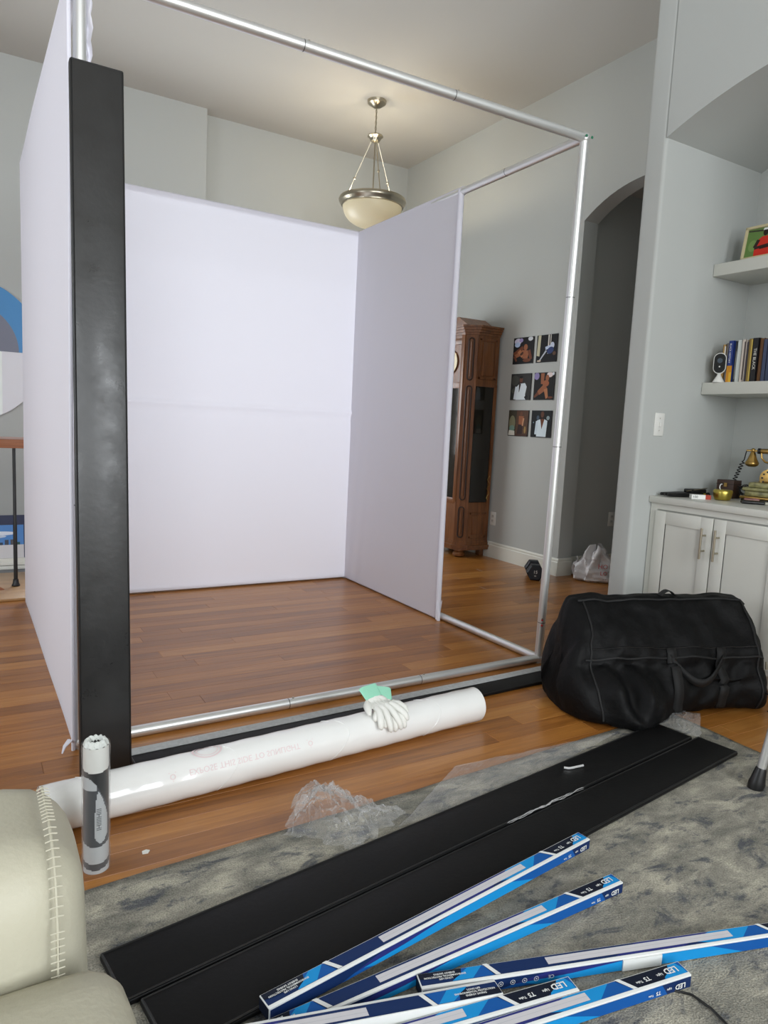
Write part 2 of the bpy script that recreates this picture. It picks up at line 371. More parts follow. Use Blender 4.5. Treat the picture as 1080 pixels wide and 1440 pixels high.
baseboard('baseboard_back_left', [(1.51, YB), (-3.05, YB)])
# cool blue corner beads are just paint; wall plates
def wall_plate(name, label, loc, rz, kind):
    t = thing(name, label, 'outlet' if kind == 'outlet' else 'switch', loc, rz)
    b = MB().box(-.035, .035, -.006, 0, -.057, .057, bev=.003).obj('plate', WHITEPL, t)
    if kind == 'outlet':
        for z in (-.02, .02):
            MB().box(-.014, .014, -.008, -.006, z-.014, z+.014, bev=.001).obj('socket', mat('socket_face', (205, 204, 196), .4), t)
            for x in (-.006, .006): MB().box(x-.0015, x+.0015, -.0086, -.008, z-.003, z+.007).obj('slot', BLACKPL, t)
    else:
        MB().box(-.005, .005, -.016, -.006, -.011, .011, bev=.002).obj('toggle', WHITEPL, t)
        for z in (-.03, .03): MB().lathe([(.002, 0), (.003, .0008), (0.001, .001)], 8, (0, 0, 0), None, 'y').map(lambda p: (p.x, -p.y-.006, p.z+z)).obj('screw', STEEL, t)
    return t
wall_plate('wall_outlet', 'white power outlet on grey wall beside the grandfather clock', (XP, 2.322, .336), -PI/2, 'outlet')
wall_plate('light_switch', 'white toggle switch plate on the side of the shelf niche', (2.68, YN, 1.154), 0, 'switch')
t = wall_plate('wall_outlet', 'white outlet on the hallway wall behind the arch', (4.18, 1.57, .42), 0, 'outlet')
t = thing('plug_in_freshener', 'speckled plug-in night light on the hallway outlet', 'night light', (4.23, 1.561, .46))
MB().box(-.03, .035, -.06, 0, -.03, .05, bev=.012).obj('body', mat('speckled', (150, 148, 146), .5, var=.6, vscale=120), t)
MB().box(-.02, .025, -.066, -.06, -.022, .0, bev=.003).obj('lens', WHITEPL, t)

# ------------------------------------------------------------------ photo-booth frame and fabric
FLT, FRT, BRT, BLT = Vector((.0, .012, 2.33)), Vector((1.974, -.036, 2.33)), Vector((2.005, 2.0, 2.33)), Vector((0, 2.0, 2.33))
FLB, FRB, BRB, BLB = Vector((-.005, .0, .02)), Vector((2.024, .05, .02)), Vector((2.0, 2.0, .02)), Vector((-.005, 1.985, .02))
booth = thing('backdrop_booth', 'tall silver tube booth frame with white stretch fabric on three sides', 'booth', (0, 0, 0))
def pole(a, c, joints=(.34, .67), r=.019):
    o = MB().tube([a, c], r, 18).obj('pole', ALU, booth, 40)
    for j in joints:
        p = a.lerp(c, j); d = (c-a).normalized()
        MB().tube([p-d*.0015, p+d*.0015], r+.0004, 18).obj('joint_ring', ALUD, o)
        n = Vector((0, 0, 1)) if abs(d.z) < .5 else Vector((-.6, -.8, 0))
        MB().tube([p+d*.02+n*(r-.003), p+d*.02+n*(r+.003)], .004, 10).obj('snap_button', STEEL, o)
    return o
pole(FLT, FRT, (.35, .66)); pole(FRT, BRT, (.25,)); pole(BLT, BRT); pole(FLT, BLT)
pr = pole(FRB-Vector((0, 0, .02)), FRT, (.085, .44, .72)); pole(FLB-Vector((0, 0, .02)), FLT); pole(BRB-Vector((0, 0, .02)), BRT); pole(BLB-Vector((0, 0, .02)), BLT)
pole(FLB, FRB, (.36, .66)); pole(FRB, BRB, (.5,)); pole(BLB, BRB); pole(FLB, BLB)
for c in (FLT, FRT, BRT, BLT, FLB, FRB, BRB, BLB):
    k = MB().ball(c, .024).obj('corner_joint', ALU, booth)
    if c is FRT:
        for dx in (-.012, .02): MB().lathe([(.006, 0), (.006, .003), (.003, .004)], 10, (0, 0, 0), None, 'y').map(lambda p: (c.x+dx+p.x, c.y-.022-p.y, c.z+p.z)).obj('green_cap', GREENM, k)
p = (FRB-Vector((0, 0, .02))).lerp(FRT, .085)
for dz in (-.012, .014): MB().ball(p+Vector((-.012, -.016, dz)), .005, sc=(1, 1, 1)).obj('red_dot', REDM, pr)
def nz(*a): return noise.noise(Vector(a))
# back fabric (just inside the frame line), right fabric pulled half way, left fabric outside
def f_back(u, v):
    x = .004+u*1.99; z = .012+v*2.333
    yy = 1.968+.004*nz(x*1.5, z*1.2, 0)-.009*math.exp(-((z-1.155)/.016)**2)+.004*math.exp(-((z-1.10)/.03)**2)  # narrow ridge shapes a crossbar's shadow line into the fabric
    return (x, yy, z)
def f_right(u, v):
    yy = 1.972-u*1.13; z = .012+v*2.333; yy -= .02*(1-v)*u*0
    fold = .0022*math.sin((yy+z*.12)*46)*math.exp(-((u-.12)/.14)**2)*(.4+.6*(1-v))
    return (1.978-.003*v+.01*nz(yy*1.3, z*.8, 3)*.5+fold, yy, z)
def f_left(u, v):
    yy = -.012+u*2.02; z = .0+v*2.355
    return (-.026-.004*nz(yy*1.2, z, 7), yy, z)
def sheet(fn, nu, nv, th):
    b = MB().grid(fn, nu, nv); o = b.obj('fabric_panel', FABRIC, booth, 60)
    return o
fb = sheet(f_back, 40, 260, 0); fr = sheet(f_right, 60, 60, 0); fl = sheet(f_left, 20, 20, 0)
# sleeves round the poles
MB().tube([(2.0, .842, .02), (1.998, .838, 1.2), (1.992, .838, 2.34)], .017, 12).map(lambda p: (p.x-.01, p.y+.012*math.sin(p.z*1.2), p.z)).obj('sleeve', FABRIC, fr, 60)
MB().tube([(2.0, .84, 2.338), (2.005, 2.0, 2.338)], .0225, 12).obj('sleeve', FABRIC, fr, 60)
MB().tube([(2.0, .86, .021), (2.0, 2.0, .021)], .021, 12).obj('sleeve', FABRIC, fr, 60)
MB().tube([(0.0, 2.0, 2.338), (2.005, 2.0, 2.338)], .0225, 12).obj('sleeve', FABRIC, fb, 60)
MB().tube([(0, .0, 2.338), (0, 2.0, 2.338)], .0225, 12).obj('sleeve', FABRIC, fl, 60)
# front edge of the left fabric, loosely hemmed beside the post
MB().tube([(-.03, -.012, .0), (-.032, -.014, 1.0), (-.031, -.012, 2.0), (-.033, -.01, 2.35)], .006, 8).obj('hem', FABRIC, fl, 60)
MB().grid(lambda u, v: (.012+.02*u+.003*math.sin(v*40), .012+.012*math.sin(u*5+v*9), 1.9+.43*v), 6, 24).obj('loose_edge', FABRIC, fl, 60)
# knotted tie at the foot of the left panel and ruffle at the foot of the right panel
MB().tube([(-.03, -.03, .035), (-.045, -.045, .05), (-.06, -.05, .035), (-.068, -.055, .015)], [.006, .012, .01, .004], 8, flat=.4).obj('tie', FABRIC, fl, 60)
MB().grid(lambda u, v: (1.985+.03*(u-.5)+.012*math.sin(u*9), .83-.02*math.sin(u*6)*(1-v), .004+.11*v+.012*math.sin(u*13)), 14, 6).obj('ruffle', FABRIC, fr, 60)

# ------------------------------------------------------------------ padded black trim panels
def pad(name, label, L, W, T, m, loc, rz=0, group=None):
    t = thing(name, label, 'panel', loc, rz, group)
    MB().box(0, L, 0, W, 0, T, bev=.006, seg=3).obj('pad', m, t, 40)
    e = .004
    MB().tube([(e, e, T-.001), (L-e, e, T-.001)], .0028, 6).tube([(e, W-e, T-.001), (L-e, W-e, T-.001)], .0028, 6)\
        .tube([(e, e, T-.001), (e, W-e, T-.001)], .0028, 6).tube([(L-e, e, T-.001), (L-e, W-e, T-.001)], .0028, 6).obj('piping', PIPING, t, 40)
    return t
# upright one: leans back against the front post
t = pad('trim_panel', 'black vinyl trim panel standing upright against the booth post', 2.072, .146, .03, BLACKV, (0, 0, 0))
bx, bt = Vector((-.038, -.232, 0)), Vector((-.036, -.055, 2.062))
zx = (bt-bx).normalized(); xx = Vector((1, 0, 0)); xx = (xx-zx*xx.dot(zx)).normalized(); yy = zx.cross(xx)
# local X -> up, local Y -> right, local Z -> toward the viewer
t.matrix_world = Matrix([[zx.x, xx.x, -yy.x, bx.x], [zx.y, xx.y, -yy.y, bx.y], [zx.z, xx.z, -yy.z, bx.z], [0, 0, 0, 1]]) @ Matrix.Translation((0.004, 0, -.03))
RZ = .009
PT = .015; sL, sR = oz(187, 1406, RZ+PT), oz(975, 1037, RZ+PT)
ang = math.atan2(sR.y-sL.y, sR.x-sL.x)
sm = Vector((sL.x, sL.y))            # seam, left end
dirv = Vector((math.cos(ang), math.sin(ang))); nrm = Vector((-dirv.y, dirv.x))
pad('trim_panel', 'black vinyl trim panel lying on the rug beside the wood floor edge', 2.03, .146, PT, BLACKP, (sm.x-.015*dirv.x+.003*nrm.x, sm.y-.015*dirv.y+.003*nrm.y, RZ), ang)
q = sm-nrm*.149
pad('trim_panel', 'black vinyl trim panel on the rug partly under the light-tube boxes', 2.03, .146, PT-.001, BLACKP, (q.x+.01*dirv.x, q.y+.01*dirv.y, RZ), ang)
# base trim along the front of the booth with its hook-and-loop strip
a2 = math.atan2(.078, 1.9)
t = pad('trim_panel', 'black trim panel with grey fastening strip on the floor behind the plastic roll', 1.93, .150, .014, BLACKP, (.118, -.257, 0), a2)
MB().box(.0, 1.93, .100, .146, .0142, .0165, bev=.0006).obj('fastening_strip', VELCRO, t, 0)

# ------------------------------------------------------------------ plastic sheeting roll
ROLLM = mat('milky_sheeting', (236, 236, 234), .22, coat=.6, bump=.05, bscale=30)
PRINT = mat('faint_red_print', (226, 206, 207), .35)
Ra = .062
rA, rB = Vector((-.165, -.4685, Ra+.001)), Vector((1.318, -.362, Ra+.001))
rax = (rB-rA).normalized(); rn = Vector((rax.y, -rax.x, 0)); RL = (rB-rA).length       # rn points to the viewer
t = thing('plastic_roll', 'long white roll of plastic sheeting lying on the wood floor', 'roll', (rA.x, rA.y, 0))
def rollpt(s, phi, r=Ra): return rA+rax*s+rn*math.sin(phi)*r+Vector((0, 0, 1))*math.cos(phi)*r
loc = lambda p: p-Vector((rA.x, rA.y, 0))
b = MB()
def rp(u, v):
    s = v*RL; th = 2*PI*u
    r = Ra+.0006*math.sin(s*60+3*math.sin(th))+.0008*nz(s*6, math.cos(th)*2, math.sin(th)*2)
    return loc(rollpt(s, th, r))
b.grid(rp, 48, 120, closed_u=True)
body = b.obj('sheeting', ROLLM, t, 60)
for s in (0, RL):
    d = 1 if s else -1
    c = MB()
    for k in range(5):
        r0, r1 = Ra-.004-.011*k, Ra-.011*k
        V = [loc(rollpt(s+d*(.0005 if k % 2 else -.003), 2*PI*i/32, r)) for r in (max(r0-.008, .006), r1) for i in range(32)]
        c.add(V, [(i, (i+1) % 32, 32+(i+1) % 32, 32+i) for i in range(32)])
    c.obj('rolled_end', ROLLM, t, 0)
# wrap edges: thin spiral ridges
for s0 in (.12, .49, .87, 1.25):
    MB().tube([loc(rollpt(s0+.03*math.sin(i*.5), i*2*PI/24, Ra+.0005)) for i in range(25)], .0011, 5, cap=False).obj('film_ridge', ROLLM, body)
def rtext(body_, size, s0, phi0):
    # printing seen through the film: mirrored top to bottom
    return text_mb(body_, size, PRINT, lambda x, y: loc(rollpt(s0+x, phi0+y/Ra, Ra+.0012)))
rtext('EXPOSE THIS SIDE TO SUNLIGHT', .0235, .545, 1.0).obj('printing', PRINT, t, 0)
for ss in (.325, .755):
    q3 = rtext('O', .022, ss, 1.0)
    for dx, dy in ((-.009, -.009), (.009, -.009), (0, .013)): merge(q3, rtext('-', .016, ss+dx, 1.0+dy/Ra))
    q3.obj('printed_sun', PRINT, t, 0)
for cx in (.44, 1.06):
    pr2 = MB()
    for r0, r1 in ((.030, .026), (.022, .020)):
        V = [loc(rollpt(cx+r*1.5*math.cos(a), .05+r*math.sin(a)/Ra, Ra+.0012)) for r in (r0, r1) for a in [2*PI*i/28 for i in range(28)]]
        pr2.add(V, [(i, (i+1) % 28, 28+(i+1) % 28, 28+i) for i in range(28)], PRINT)
    pr2.obj('printed_emblem', PRINT, t, 0)

# gloves draped over the roll
def glove(name, label, s0, rot, lift, flip):
    g = thing(name, label, 'glove', (rA.x, rA.y, 0), 0)
    def mp(p):                         # p: x along roll, y towards the viewer round the roll, z off the surface
        c, s = math.cos(rot), math.sin(rot); x, y = (p.x*c-p.y*s)*1.15, (p.x*s+p.y*c)*1.15
        phi = -.18+y/Ra
        if phi < -.25:                 # the cuff stands up off the back
            base = rollpt(s0+x, -.25, Ra+lift+p.z); e = (-.25-phi)*Ra
            return loc(base+Vector((0, 0, 1))*e*.62-rn*e*.78)
        return loc(rollpt(s0+x, phi, Ra+lift+max(p.z, -.001)))
    b = MB(); b.ball((0, 0, .006), .042, sc=(1, .82, .2), nu=20, nv=10)
    fl = [(-.030, .050, .42), (-.011, .064, .14), (.010, .068, -.10), (.030, .055, -.36)]
    for k, (fx, ln, tl) in enumerate(fl):
        x0, y0 = fx*.95, .018; dx = -math.sin(tl) if not flip else -math.sin(tl)
        pts = [(x0+dx*ln*q+.002*math.sin(q*6+k), y0+ln*q, .006+.004*math.sin(q*PI)) for q in (0, .25, .5, .75, .93, 1)]
        b.tube(pts, [.0105, .0108, .0104, .0098, .008, .003], 10)
    sg = -1 if not flip else 1
    b.tube([(sg*.030, -.012, .006), (sg*.045, .0, .008), (sg*.057, .014, .007), (sg*.064, .028, .004)], [.012, .0115, .010, .004], 10)
    hand = b.map(mp).obj('hand', GLOVE, g, 70)
    c = MB()
    c.grid(lambda u, v: ((.030+.003*v)*math.cos(2*PI*u)+.0, -.022-.042*v, .006+.007*math.sin(2*PI*u)+.001*math.sin(20*u)), 24, 6, closed_u=True)
    c.map(mp).obj('cuff', MINT, g, 70)
    for k in range(3):
        b = MB().tube([(.012*(k-1), .016, .0135), (.012*(k-1), -.01, .0150)], .0009, 5); b.map(mp).obj('seam', GLOVE, hand)
    return g
glove('work_glove', 'white cotton glove with mint cuff draped on top of the plastic roll', 1.055, -.12, .011, False)
glove('work_glove', 'white cotton glove tucked under the other glove on the roll', 1.078, .30, .001, True)

# small film-wrapped roll standing upright
t = thing('wrapped_tube', 'small upright roll in clear wrap with grey and white label', 'roll', (-.062, -.672, 0))
rt = .0285; HT = .31
DG = mat('label_dark', (38, 39, 40), .35); LG = mat('label_light', (190, 194, 196), .35); MG = mat('label_mid', (72, 75, 79), .35)
def cyl(r, phi, z): return (r*math.cos(phi), r*math.sin(phi), z)
b = MB(); nph, nz_ = 72, 110
def lab(ph, z):                        # ph: 0 facing the camera, + to the right ; z 0..1
    x = math.sin(ph)
    if z < .215+.03*x*x: return LG if not (.06-.03*math.cos(ph) < z < .09-.03*math.cos(ph)+.02) else MG
    if z > .83-.02*math.cos(ph): return WHITEPL
    edge = .72-.14*x-.09*x*x
    if z > edge: return DG
    if x < .02 and z > .675: return LG
    tw = .48*min(1, max(0, (.665-z)/.2))**.6*min(1, max(0, z-.245)/.06)**.5
    if abs(x-(.36-.16*max(0, (z-.5)/.16))) < tw: return LG
    return MG
V = [cyl(rt, 2*PI*i/nph, HT*j/nz_) for j in range(nz_+1) for i in range(nph)]
toC = math.atan2(-2.357+.672, -.318+.062)
for j in range(nz_):
    for i in range(nph):
        ph = 2*PI*(i+.5)/nph-toC
        while ph > PI: ph -= 2*PI
        while ph < -PI: ph += 2*PI
        m_ = lab(ph, (j+.5)/nz_) if abs(ph) < 1.75 else MG
        b.f.append([j*nph+i, j*nph+(i+1) % nph, (j+1)*nph+(i+1) % nph, (j+1)*nph+i]); b.m.append(b.mi(m_))
b.v = V
core = b.obj('label_wrap', None, t, 60)
b = MB(); b.grid(lambda u, v: cyl(rt*(1-v*.55)+.001*math.sin(u*60), 2*PI*u, HT+.014*math.sin(v*PI*.9)+.002*math.sin(u*70+v*9)), 48, 8, closed_u=True); b.obj('gathered_top', mat('frosty_wrap', (216, 220, 216), .3, bump=.5, bscale=120), t, 60)
b = MB(); b.grid(lambda u, v: cyl(rt+.003+.0008*math.sin(u*50+v*30), 2*PI*u, .001+(HT+.004)*v), 40, 20, closed_u=True); b.obj('clear_wrap', FILM2, t, 60)
bt = text_mb('IIIHIIIIHI', .016, MG, lambda x, y: cyl(rt+.0006, toC+.2+y/rt, HT*.44-x)); bt.obj('lettering', MG, t, 0)
tag(MB().prism([(-.009, -.005), (.004, -.007), (.010, .002), (.002, .008), (-.008, .005)], .0, .003, 'z').map(lambda p: (p.x+oz(205, 1199).x, p.y+oz(205, 1199).y, p.z+.0005)).obj('paper_scrap', WHITEPL, None, 0), 'tiny scrap of white paper on the wood floor', 'scrap')

# ------------------------------------------------------------------ rug
rd = Vector((2.376+.105, -.622+.753)).normalized(); rnn = Vector((rd.y, -rd.x))
corner = Vector((2.09, -.637))
def rugpt(a, c): return corner-rd*a+Vector((-.02, -1)).normalized()*c
b = MB()
def rg(u, v):
    p = rugpt(3.9*u-.0, 2.9*v); e = min(u*3.9, v*2.9, (1-u)*3.9)
    return (p.x+.004*nz(p.x*9, p.y*9, 1)*(1 if e < .001 else 0), p.y+.004*nz(p.x*9, p.y*9, 2)*(1 if e < .001 else 0), (.008 if e > .004 else .003)+.0006*nz(p.x*40, p.y*40, 0))
b.grid(rg, 130, 100)
k = len(b.v); ring = [rg(u, 0) for u in [i/130 for i in range(131)]]+[rg(1, v) for v in [i/100 for i in range(101)]]
rug = b.obj('area_rug', RUG, None, 60)
tag(rug, 'grey distressed area rug under the black panels and blue boxes', 'rug')
so = rug.modifiers.new('s', 'SOLIDIFY'); so.thickness = .0068; so.offset = -1

# ------------------------------------------------------------------ light-tube boxes
NAVY = mat('print_navy', (16, 42, 88), .5, spec=.25); BLUE = mat('print_blue', (16, 84, 158), .5, spec=.25); CYAN = mat('print_cyan', (22, 140, 206), .5, spec=.25)
WHT = mat('print_white', (226, 228, 226), .4); GRY = mat('print_grey', (202, 200, 204), .4); DNV = mat('print_dark', (14, 22, 40), .5, spec=.25); PUR = mat('print_indigo', (40, 48, 118), .5, spec=.25)
BL, BW, BH = .935, .037, .027
def box_meshes():
    body = MB().box(-BL, 0, -BW, 0, -BH, 0, WHT, bev=.0012, seg=2).mesh('carton', WHT, 30)
    p = MB(); lv = [0]
    def top(poly, m):                 # (u from the LED end, v from the back edge 0..1)
        lv[0] += 1; zz = .0002+lv[0]*.00006
        p.add([(-u, -BW*v, zz) for u, v in poly], [tuple(range(len(poly)))], m)
    def side(poly, m):                # (u, w down from the top edge 0..1) on the front side
        lv[0] += 1; yy = -BW-.0002-lv[0]*.00006
        p.add([(-u, yy, -BH*w_) for u, w_ in poly], [tuple(range(len(poly)))], m)
    T0, T1 = .06, .81
    top([(.002, T0), (.933, T0), (.933, T1), (.002, T1)], NAVY)
    top([(.002, T0), (.040, T0), (.060, T1), (.002, T1)], CYAN); top([(.002, T0), (.012, T0), (.004, .5), (.004, T1), (.002, T1)], BLUE)
    top([(.030, T0), (.148, T0), (.130, T1), (.066, T1), (.040, .45)], DNV)
    top([(.162, T0), (.30, T0), (.30, T1), (.138, T1)], BLUE)
    top([(.150, .0), (.160, .0), (.138, T1), (.128, T1)], WHT)
    top([(.178, T0), (.30, T0), (.30, T1), (.215, T1)], CYAN)
    top([(.235, T0), (.42, T0), (.30, T1), (.235, T1)], CYAN)
    top([(.28, T0), (.785, T0), (.785, T1), (.36, T1)], PUR)
    top([(.46, T0+.001), (.785, T0), (.785, T1), (.52, T1)], NAVY)
    top([(.235, .17), (.668, .17), (.668, .66), (.235, .66)], GRY)
    top([(.235, .39), (.668, .39), (.668, .405), (.235, .405)], mat('print_grey_line', (170, 170, 178), .4))
    top([(.800, T0), (.850, T0), (.850, T1), (.785, T1)], BLUE)
    top([(.802, T0), (.832, T0), (.872, T1), (.830, T1)], CYAN)
    top([(.790, .0), (.800, .0), (.782, T1), (.772, T1)], WHT)
    top([(.845, T0), (.933, T0), (.933, .42), (.862, .62), (.850, .45)], DNV)
    side([(.002, .10), (.933, .10), (.933, .94), (.002, .94)], BLUE)
    side([(.002, .10), (.075, .10), (.060, .94), (.002, .94)], NAVY)
    side([(.30, .10), (.78, .10), (.70, .94), (.22, .94)], CYAN)
    side([(.50, .10), (.933, .10), (.933, .94), (.62, .5)], PUR)
    side([(.68, .10), (.933, .10), (.933, .94), (.78, .94)], NAVY)
    for xx_, m_ in ((.0004, NAVY), (-BL-.0004, DNV)):
        p.add([(xx_, -BW*.04, -BH*.06), (xx_, -BW*.96, -BH*.06), (xx_, -BW*.96, -BH*.94), (xx_, -BW*.04, -BH*.94)], [(0, 1, 2, 3)], m_)
    printed = p.mesh('printed_design', None, 0)
    t = MB()
    def ttext(s, size, u0, v0, m=WHT):       # reads from the far side of the box
        merge(t, text_mb(s, size, m, lambda x, y: (-u0-x, -BW*v0-y, .0016), bold=.025))
    ttext('LED', .019, .034, .42); ttext('Light', .0075, .064, .5); ttext('T5', .0135, .096, .5); ttext('Tube', .0075, .116, .56)
    for k, s in enumerate(('ENERGY SAVING', 'ENVIRONMENTAL PROTECTION', 'LONG LIFE')): ttext(s, .0058, .882, .24+.17*k)
    def stext(s, size, u0, w0, m=WHT):
        merge(t, text_mb(s, size, m, lambda x, y: (-u0-x, -BW-.0032, -BH*w0+(-y)), bold=.025))
    stext('LED', .015, .030, .52); stext('Light', .006, .058, .5); stext('T5', .011, .085, .55); stext('Tube', .006, .103, .6)
    lettering = t.mesh('lettering', None, 0)
    ic = MB()
    for k, u0 in enumerate((.668, .70, .725, .75, .775, .80, .835)):
        if k == 0: merge(ic, text_mb('CE', .011, WHT, lambda x, y: (-u0-x, -BW-.0016, -BH*.5-y))); continue
        for r0, r1 in ((.0052, .0042), (.0016, .0002)):
            V = [(-u0+r*math.cos(a), -BW-.0017, -BH*.5+r*math.sin(a)) for r in (r0, r1) for a in [2*PI*i/12 for i in range(12)]]
            ic.add(V, [(i, (i+1) % 12, 12+(i+1) % 12, 12+i) for i in range(12)], WHT)
    icons = ic.mesh('printed_icons', None, 0)
    st = MB().box(-.51, -.42, -BW-.0042, -BW-.0005, -BH*.95, -BH*.08, WHT).mesh('sticker', WHT, 0)
    return body, printed, lettering, icons, st
BM = box_meshes()
def led_box(label, right, left, z=RZ+.0005, flip=False, pitch=0, sticker=False):
    """right: back corner of the right-hand end; left: another point on the back edge"""
    d = Vector((right[0]-left[0], right[1]-left[1])); a = math.atan2(d.y, d.x)
    o = bpy.data.objects.new('light_tube_box', None); COL.objects.link(o); tag(o, label, 'box', 'blue and white light-tube cartons on the rug')
    mw = Matrix.Translation((right[0], right[1], z)) @ Matrix.Rotation(a, 4, 'Z') @ Matrix.Rotation(pitch, 4, 'Y') @ Matrix.Translation((0, 0, BH))
    if flip: mw = mw @ Matrix.Translation((-BL, -BW, 0)) @ Matrix.Rotation(PI, 4, 'Z')
    o.matrix_world = mw
    for n, me in zip(('carton', 'printed_design', 'lettering', 'printed_icons', 'sticker'), BM):
        if n in ('sticker', 'printed_icons') and not sticker: continue
        c = bpy.data.objects.new(n, me); COL.objects.link(c); c.parent = o
        if n in ('lettering', 'printed_icons', 'printed_design'): c['kind'] = 'stuff'
    return o
led_box('blue and white tube carton lying along the edge of the black panel', tuple(oz(813, 1170, RZ+PT+BH)[:2]), tuple(oz(376, 1394, RZ+PT+BH)[:2]), z=RZ+PT)
led_box('blue and white tube carton angled between the panel-edge carton and the crossing one', (1.01, -1.293), (.369, -1.303))
led_box('blue and white tube carton with blank white sticker on its side', (.416+.935*.957, -1.342-.935*.288), (.416, -1.342), sticker=True)
led_box('blue and white tube carton turned end for end, text end touching the stickered carton', (.541, -1.420), (.199, -1.356), flip=True, pitch=math.radians(4.2))
led_box('blue and white tube carton squeezed between the reversed carton and the cable one', (.678, -1.482), (.525, -1.456))
led_box('blue and white tube carton with the thin black cable at its end', (.908, -1.557), (.624, -1.513))
cp = [(.80, -1.552, .013), (.86, -1.585, .0125), (.884, -1.61, .0125), (.888, -1.65, .0125), (.88, -1.69, .0125), (.86, -1.75, .0125), (.86, -1.9, .0125)]
tag(MB().tube(cp, .0024, 8).obj('cable', BLACKPL, None, 60), 'thin black cable running across the grey rug from a carton', 'cable')
# hex key on the panel
kp = oz(802, 1082, RZ+PT); kq = oz(820, 1078, RZ+PT)
hz = RZ+PT+.0042
tag(MB().tube([(kp.x-.016, kp.y+.012, hz), (kp.x-.005, kp.y+.002, hz), (kp.x+.004, kp.y, hz), (kq.x, kq.y, hz)], .0036, 6).obj('hex_key', mat('bright_steel', (235, 235, 235), .35, .5), None, 30), 'small silver hex key lying on the black panel', 'hex key')

# ------------------------------------------------------------------ clear film scraps
def crumple(name, label, quad, z0, amp, seed, nu=60, nv=40, hump=0, freq=22, m=FILM):
    P = [Vector(q) for q in quad]
    rg_ = random.Random(seed)
    folds = [(rg_.uniform(0, PI), rg_.uniform(2, 9), rg_.uniform(0, 6)) for _ in range(16)]
    def fn(u, v):
        a = P[0].lerp(P[1], u); c = P[3].lerp(P[2], u); p = a.lerp(c, v)
        h = 0
        for an, fr_, ph in folds:
            s = (u*math.cos(an)+v*math.sin(an))*fr_+ph+.4*nz(u*4, v*4, seed)
            h += abs((s % 1)-.5)*2
        h = h/len(folds)
        h = (h-.25)*1.3+.35*abs(nz(u*freq, v*freq, seed*3.1))+.22*abs(nz(u*freq*2.3, v*freq*2.3, seed))
        edge = min(1, 6*min(u, 1-u, v, 1-v)+.12)
        j = .018*amp*20
        H = max(0, h)*amp*edge+hump*math.exp(-((u-.35)**2+(v-.45)**2)*9)
        return (p.x+j*nz(u*7, v*7, seed)*1.2, p.y+j*nz(u*7, v*7, seed+5)*1.2, z0+.0012+H)
    return tag(MB().grid(fn, nu, nv).obj(name, m, None, 25), label, 'plastic film')
def q2(*px): return [(*oz(x, y, .01)[:2], 0) for x, y in px]
crumple('plastic_film', 'crumpled clear film heaped between the wood floor and the black panel', q2((395, 1180), (500, 1200), (570, 1145), (430, 1125)), .012, .06, 3, 90, 70, hump=.085)
crumple('plastic_film', 'wide clear film spread flat across the rug edge near the duffel', q2((560, 1165), (720, 1110), (870, 1030), (640, 1078)), .010, .016, 8, 120, 50, freq=34, m=FILMT)
crumple('plastic_film', 'small clear film scrap under the duffel at the panel ends', q2((925, 1020), (985, 1040), (985, 1005), (940, 1000)), .012, .022, 12, 40, 30, hump=.015)
sp = [sm+dirv*s for s in (1.02, 1.1, 1.2, 1.28, 1.36)]
b = MB()
for k in range(3):
    pts = [(sm.x+dirv.x*(1.02+.016*i)+nrm.x*(.004*nz(i*.45, k*3.3, 1)*2), sm.y+dirv.y*(1.02+.016*i)+nrm.y*(.004*nz(i*.45, k*3.3, 1)*2), RZ+PT+.004+.003*math.cos(i*.8+k*1.6)) for i in range(22)]
    b.tube(pts, [.0005+.0022*abs(nz(i*.6, k*5.1, 4))*math.sin(PI*(i+.5)/22) for i in range(22)], 6)
tag(b.obj('film_strand', film('glossy_film', .35, .1), None, 30), 'twisted strand of clear film in the seam between the black panels', 'plastic film')

# ------------------------------------------------------------------ duffel bag
t = thing('duffel_bag', 'large empty black nylon duffel bag slumped on the floor', 'bag', (1.74, -.36, 0))
o0 = Vector((1.74, -.36, 0))
LA, RAe = Vector((1.735, -.345, 0)), Vector((2.56, -.655, 0)); bax = (RAe-LA).normalized(); bn = Vector((bax.y, -bax.x, 0))   # bn toward the viewer
BLn = (RAe-LA).length
